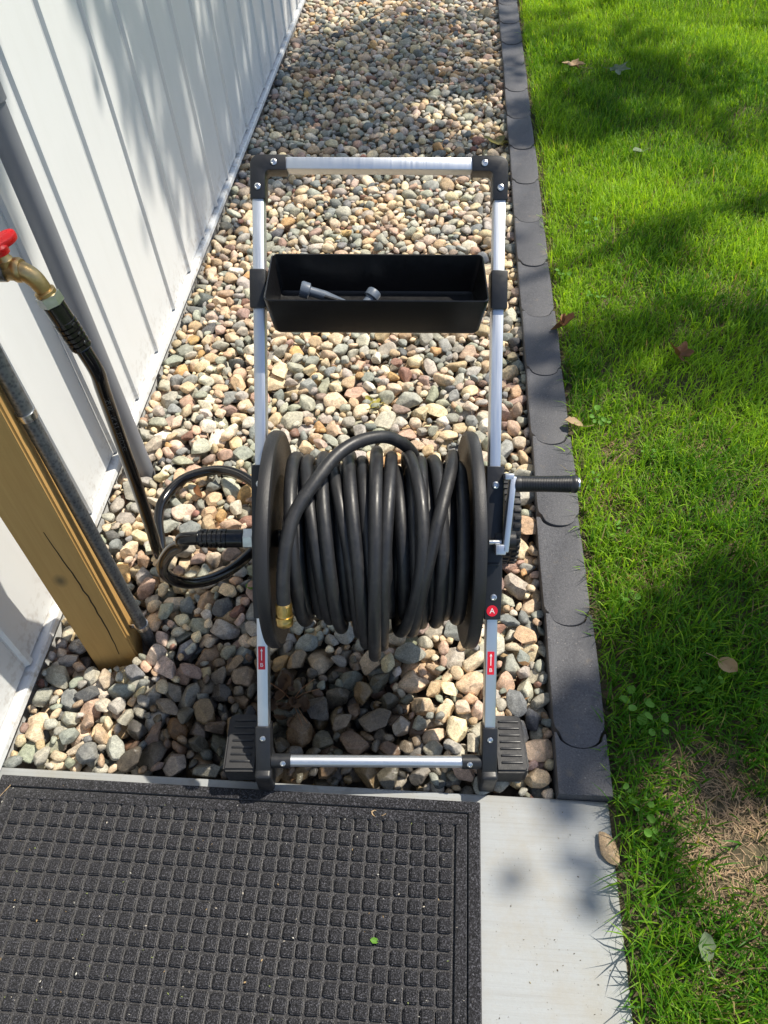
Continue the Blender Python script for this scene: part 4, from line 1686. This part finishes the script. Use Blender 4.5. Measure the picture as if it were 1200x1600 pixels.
fallen('fallen_leaf', 0.325, 1.85, 0.025, 'lobed', 0.062, 'dead_brown', 'curled brown dead leaf leaning on the edging by the lawn', 31, 1.2, (0.5, 0.5, 3.6), 0.9)
fallen('fallen_leaf', 0.64, 1.68, 0.032, 'lobed', 0.058, 'dead_brown', 'crumpled reddish brown leaf in the shaded middle of the lawn', 32, 1.6, (0.4, 0.2, 0.9), 1.1)
fallen('fallen_leaf', 0.54, 3.62, 0.05, 'lobed', 0.085, 'dead_tan', 'tan dead leaf lying on the upper lawn', 33, 0.5, (0.1, 0.1, 1.2), 0.5)
fallen('fallen_leaf', 0.78, 4.50, 0.04, 'lobed', 0.10, 'dead_dark', 'dark dead leaf at the top edge of the lawn', 34, 1.0, (0.3, 0.1, 2.4), 0.9)
fallen('fallen_leaf', 0.67, 3.60, 0.05, 'lobed', 0.075, 'leaf_pale', 'pale grey-green fallen leaf beside the tan one', 35, 0.4, (0.1, 0.15, 4.2), 0.4)
fallen('fallen_leaf', 0.70, 2.88, 0.035, 'oval', 0.05, 'leaf_pale', 'pale leaf lying on the lawn level with the handle', 40, 0.3, (0.1, -0.1, 2.0), 0.4)
fallen('fallen_leaf', 0.545, 0.755, 0.045, 'oval', 0.045, 'dead_tan', 'small grey-tan leaf in the shaded lawn above the dead patch', 36, 0.5, (0.2, 0.4, 3.9), 0.5)
fallen('fallen_leaf', 0.425, 0.235, 0.03, 'oval', 0.042, 'leaf_pale', 'pale green leaf on a yellow stalk at the bottom right', 37, 0.4, (0.25, 0.2, 0.1), 0.5)
fallen('fallen_leaf', 0.345, 1.415, 0.03, 'oval', 0.05, 'dead_tan', 'thin tan leaf tip beside the edging above the crank', 38, 0.4, (0.1, 0.2, 1.5), 0.6)
fallen('fallen_leaf', 0.205, 3.0, ground_top(0.20, 3.0) + 0.01, 'lobed', 0.10, 'leaf_olive', 'olive maple leaf on the gravel right of the handle corner', 39, 0.4, (0.1, 0.2, 1.1), 0.4)
fallen('fallen_leaf', -0.18, 1.53, ground_top(-0.18, 1.53) + 0.006, 'lobed', 0.055, 'leaf_yellow', 'yellow-green leaf on the sunny gravel between tray and reel', 41, 0.6, (0.1, 0.2, 2.1), 0.5)
fallen('fallen_leaf', -0.425, 0.945, ground_top(-0.425, 0.945) + 0.004, 'oval', 0.05, 'weed_green', 'green leaf tucked beside the left reel flange', 42, 0.4, (0.3, 0.3, 3.4), 0.4)
fallen('fallen_leaf', -0.598, 1.17, ground_top(-0.598, 1.17) + 0.006, 'oval', 0.035, 'dead_brown', 'curled orange-brown leaf inside the supply hose loop', 43, 2.0, (0.1, 0.2, 1.4), 1.2, False)
fallen('fallen_leaf', -0.10, 0.43, 0.0105, 'oval', 0.017, 'dead_tan', 'tiny dry leaf on the top row of the mat', 44, 0.3, (0, 0.05, 1.2), 0.3)
fallen('fallen_leaf', -0.087, 0.232, 0.0112, 'oval', 0.014, 'weed_green', 'tiny fresh green leaf on the mat', 45, 0.3, (0, 0.05, 1.5), 0.3, False)
# withered clump on the wet stones
e = tag(empty('withered_plant', (-0.290, 0.640, ground_top(-0.29, 0.64) + 0.008)), 'withered brown plant lying on the wet stones under the reel', 'plant')
r_ = np.random.default_rng(5)
b0 = None
for k in range(14):
    if b0 is None:
        b0 = leaf_mesh('oval', 0.034, 1.1, 77, 0.9).build('leaf', 'dead_dark', e)
        o = b0
    else:
        o = copy_obj(b0, e)
    a_ = r_.uniform(0, 6.28)
    q_ = 0.038 * math.sqrt(r_.random())
    o.location = (math.cos(a_) * q_, math.sin(a_) * q_, 0.012 * r_.random())
    o.rotation_euler = (r_.uniform(-0.6, 0.6), r_.uniform(-0.8, 0.8), r_.uniform(0, 6.28))
    s_ = r_.uniform(0.5, 1.25)
    o.scale = (s_, s_, s_)
m = MB()
for k in range(5):
    a_ = r_.uniform(0, 6.28)
    m.tube([(0, 0, 0.006), (math.cos(a_) * 0.025, math.sin(a_) * 0.025, 0.02), (math.cos(a_) * 0.06, math.sin(a_) * 0.06, 0.012)], 0.0008, 5)
m.build('stem', 'dead_brown', e)
# straw on the mat
sw = tag(MB().tube([(-0.832, 0.375, 0.011), (-0.815, 0.41, 0.0125), (-0.795, 0.448, 0.0115)], 0.0010, 6).build('straw', 'dead_tan'), 'dry straw lying across the corner of the mat', 'straw')
# stone lying on the edge of the pad
o = bpy.data.objects.new('tan_stone', smesh[4])
C.objects.link(o)
o.matrix_world = Matrix.Translation((0.299, 0.400, 0.006)) @ Matrix.Rotation(0.5, 4, 'Z') @ Matrix.Diagonal((0.014, 0.025, 0.006, 1))
o.color = (0.40, 0.29, 0.18, 0)
tag(o, 'flat tan stone on the right edge of the concrete in the grass', 'stone')

# ------------------------------------------------------------------ grit on the mat, leaf litter between the stones
def bits(name, P, size, cols, mat, label, cat, thick):
    n = len(P)
    a = rng.uniform(0, 2 * math.pi, n)
    L = size * rng.uniform(0.5, 1.5, n)
    w = L * rng.uniform(0.2, 0.6, n)
    d1 = np.c_[np.cos(a), np.sin(a), rng.normal(0, 0.25, n)]
    d2 = np.c_[-np.sin(a), np.cos(a), rng.normal(0, 0.25, n)]
    up = np.array([0, 0, 1.0]) * thick
    co = np.stack([P - d1 * L[:, None], P - d2 * w[:, None], P + d1 * L[:, None], P + d2 * w[:, None], P + up, P - up * 0.5], axis=1)
    f = []
    for k in range(4):
        f.append((k, (k + 1) % 4, 4))
        f.append(((k + 1) % 4, k, 5))
    f = (np.array(f)[None] + (np.arange(n) * 6)[:, None, None]).reshape(-1, 3)
    c = np.ones((n, 6, 4))
    c[:, :, :3] = (np.array(cols)[rng.integers(0, len(cols), n)] * rng.uniform(0.7, 1.2, (n, 1)))[:, None, :]
    return tag(mesh_np(name, co.reshape(-1, 3), f.ravel(), np.full(len(f), 3), mat, c.reshape(-1, 4), smooth=False), label, cat, kind='stuff')


nb = 170
Pm = np.c_[rng.uniform(MX0 + 0.01, MX1 - 0.01, nb), rng.uniform(0.05, MY1 - 0.01, nb), np.full(nb, 0.0124)]
bits('mat_grit', Pm, 0.0017, [(0.55, 0.5, 0.42), (0.6, 0.58, 0.52), (0.4, 0.28, 0.14), (0.25, 0.3, 0.1)], 'straw', 'specks of pale grit and plant bits scattered over the mat', 'grit', 0.0008)
nb = 60
Pc = np.c_[rng.uniform(MX1 + 0.01, X_SLAB - 0.01, nb), rng.uniform(0.05, Y_SLAB - 0.005, nb), np.full(nb, 0.0008)]
bits('slab_grit', Pc, 0.0014, [(0.2, 0.17, 0.12), (0.1, 0.09, 0.07), (0.3, 0.26, 0.16)], 'straw', 'dark specks of grit scattered over the concrete strip', 'grit', 0.0008)
gi, gj = rng.integers(3, NXG - 3, 900), rng.integers(3, NYG - 3, 900)
kk = (H[gi, gj] < -0.008) & (H[gi, gj] > -0.07)
Pg = np.c_[GX0 + gi * RES, GY0 + gj * RES, H[gi, gj] + 0.003][kk]
bits('leaf_litter', Pg, 0.009, [(0.26, 0.15, 0.07), (0.16, 0.10, 0.06), (0.36, 0.26, 0.14), (0.10, 0.07, 0.05)], 'straw', 'brown leaf scraps lodged in the gaps of the gravel', 'leaf litter', 0.002)

# ------------------------------------------------------------------ tree out of the picture that dapples the light
HX, HY = SUN.x / SUN.z, SUN.y / SUN.z
# (ground x, ground y, radius, + shade / - gap)
spots_d = [(0.80, 3.45, 0.40, 1.3), (0.50, 3.20, 0.25, 1.3), (0.39, 3.66, 0.15, -.8), (1.17, 4.14, 0.28, -.9), (1.24, 3.43, 0.22, -.7), (0.71, 2.72, 0.28, -1.3), (0.95, 2.40, 0.22, -1.3), (0.70, 2.31, 0.14, 1.1), (0.48, 2.06, 0.18, -1.2),
           (0.60, 1.72, 0.20, 1.5), (0.40, 1.76, 0.13, 1.3), (0.83, 1.62, 0.22, 1.5), (0.40, 1.36, 0.16, -1.5), (0.64, 1.36, 0.20, -1.5), (0.56, 1.15, 0.16, -1.4), (0.64, 0.97, 0.12, 1.2), (0.37, 1.02, 0.12, -1.2),
           (0.46, 0.74, 0.16, 1.4), (0.60, 0.68, 0.20, 1.5), (0.8, 3.95, 0.2, .5), (0.55, 4.3, 0.25, .6), (0.50, 0.42, 0.15, -1.2), (0.35, 0.42, 0.05, .6), (0.47, 0.18, 0.14, -1.2), (-0.30, 4.15, 0.42, 1.3), (-0.60, 3.50, 0.36, 1.3), (0.10, 3.62, 0.17, .9), (-0.06, 3.45, 0.15, -.7),
           (-0.6, 4.7, 0.22, -.8), (-0.30, 3.02, 0.22, .9), (-0.6, 3.0, 0.3, .9), (0.05, 3.05, 0.15, .6), (-0.22, 2.45, 0.36, -1.2), (-0.2, 1.62, 0.46, -1.6), (-0.5, 1.75, 0.30, -1.4), (-0.55, 2.35, 0.15, .4), (0.20, 2.24, 0.12, 1.0), (0.20, 1.62, 0.15, 1.1),
           (0.18, 1.08, 0.12, -.8), (-0.55, 1.10, 0.24, -1.2), (-0.52, 0.80, 0.13, .8), (-0.68, 0.56, 0.18, -1.6), (0.03, 0.76, 0.12, -.7), (0.27, 3.02, 0.12, .7), (0.27, 2.55, 0.12, -.6), (0.27, 1.25, 0.10, -.5),
           (0.27, 0.72, 0.10, -.6), (0.26, 0.52, 0.08, .7), (0.19, 0.36, 0.07, -.4), (0.185, 0.262, 0.045, 0.9), (0.18, 0.12, 0.07, -.4), (0.15, 0.450, 0.05, .3), (-0.48, 0.27, 0.14, -.8), (-0.76, 0.24, 0.09, .4), (-0.32, 0.42, 0.10, .3),
           (-0.36, 0.22, 0.10, -.7), (-0.43, 0.10, 0.08, .3), (-0.10, 0.28, 0.16, -.4),
           (-1.0, 1.4, 0.32, -1.2), (-1.2, 1.45, 0.22, -1.0), (-0.98, 1.0, 0.28, -1), (-0.95, 1.8, 0.2, -1), (-1.40, 1.25, 0.12, -.6), (-1.1, 2.35, 0.25, 1.0), (-1.45, 2.2, 0.3, .9), (-1.2, 1.9, 0.12, .6), (-1.0, 3.2, 0.5, .9), (-1.4, 1.8, 0.25, .6), (-1.25, 2.9, 0.4, .6), (-1.35, 1.02, 0.12, .6)]


def shade(x, y):
    d = np.where(x < -0.9, 0.58, np.where(y < 0.49, 0.10, 0.15))
    for (cx, cy, r, w) in spots_d:
        q = ((x - cx) ** 2 + (y - cy) ** 2) / (r * r)
        d += 0.70 * w * np.exp(-q * 0.9)
    return np.clip(d, 0, 1)


tree = tag(empty('shade_tree', (6.2, 5.4, 0)), 'broad-leaved tree beyond the right of the lawn, shading it', 'tree')
tb = np.array([6.2, 5.4, 0.0])
nt = 12000
gx_ = rng.uniform(-2.6, 2.9, nt)
gy_ = rng.uniform(-1.6, 6.6, nt)
hh_ = rng.uniform(4.0, 6.0, nt)
keep = rng.random(nt) < shade(gx_, gy_) ** 1.6 * np.where((gx_ > -1.6) & (gx_ < 1.5) & (gy_ > 0) & (gy_ < 4.9), 1.0, 0.55)
cl = np.c_[gx_ + HX * hh_, gy_ + HY * hh_, hh_][keep]
nl = 7
cl = np.repeat(cl, nl, axis=0) + rng.normal(0, 0.035, (len(cl) * nl, 3))
n = len(cl)
L_ = rng.uniform(0.05, 0.085, n)
d1 = rng.normal(size=(n, 3))
d1[:, 2] *= 0.5
d1 /= np.linalg.norm(d1, axis=1)[:, None]
nn_ = rng.normal(size=(n, 3)) * 0.6 + np.array([0.3, 0.2, 1.0])
d2 = np.cross(nn_, d1)
d2 /= np.linalg.norm(d2, axis=1)[:, None]
co = np.zeros((n, 6, 3))
for i, (s, w) in enumerate(((0, 0), (0.35, -0.42), (0.75, -0.28), (1.0, 0), (0.75, 0.28), (0.35, 0.42))):
    co[:, i] = cl - tb + d1 * (L_ * s)[:, None] + d2 * (L_ * w)[:, None]
idx = np.arange(n * 6)
lc = np.ones((n, 6, 4))
lc[:, :, :3] = (np.array([0.055, 0.12, 0.02]) * rng.uniform(0.7, 1.4, (n, 1)))[:, None, :]
mesh_np('crown', co.reshape(-1, 3), idx, np.full(n, 6), 'leaf', lc.reshape(-1, 4), smooth=False, parent=tree)
m = MB()
m.tube(catmull([(0, 0, -0.1), (0.02, 0.03, 1.5), (-0.15, 0.02, 3.0), (-0.5, -0.1, 4.2), (-1.2, -0.5, 5.0), (-2.2, -1.0, 5.5)], 6), np.linspace(0.20, 0.05, 31), 14)
m.build('trunk', 'bark', tree)
for (a_, b_) in (((-0.5, -0.1, 4.2), (-2.4, 0.8, 5.2)), ((-0.9, -0.3, 4.7), (-2.3, -2.3, 5.0)), ((-0.3, -0.05, 3.6), (-1.3, -2.6, 4.6)), ((-1.5, -0.7, 5.2), (-3.4, -1.7, 5.3)), ((-1.3, 0.3, 4.7), (-3.3, 0.6, 5.1))):
    A_, B_ = np.array(a_), np.array(b_)
    m = MB()
    pts = catmull([A_, A_ * 0.6 + B_ * 0.4 + [0, 0.1, 0.15], B_], 6)
    m.tube(pts, np.linspace(0.05, 0.012, len(pts)), 8)
    m.build('limb', 'bark', tree)
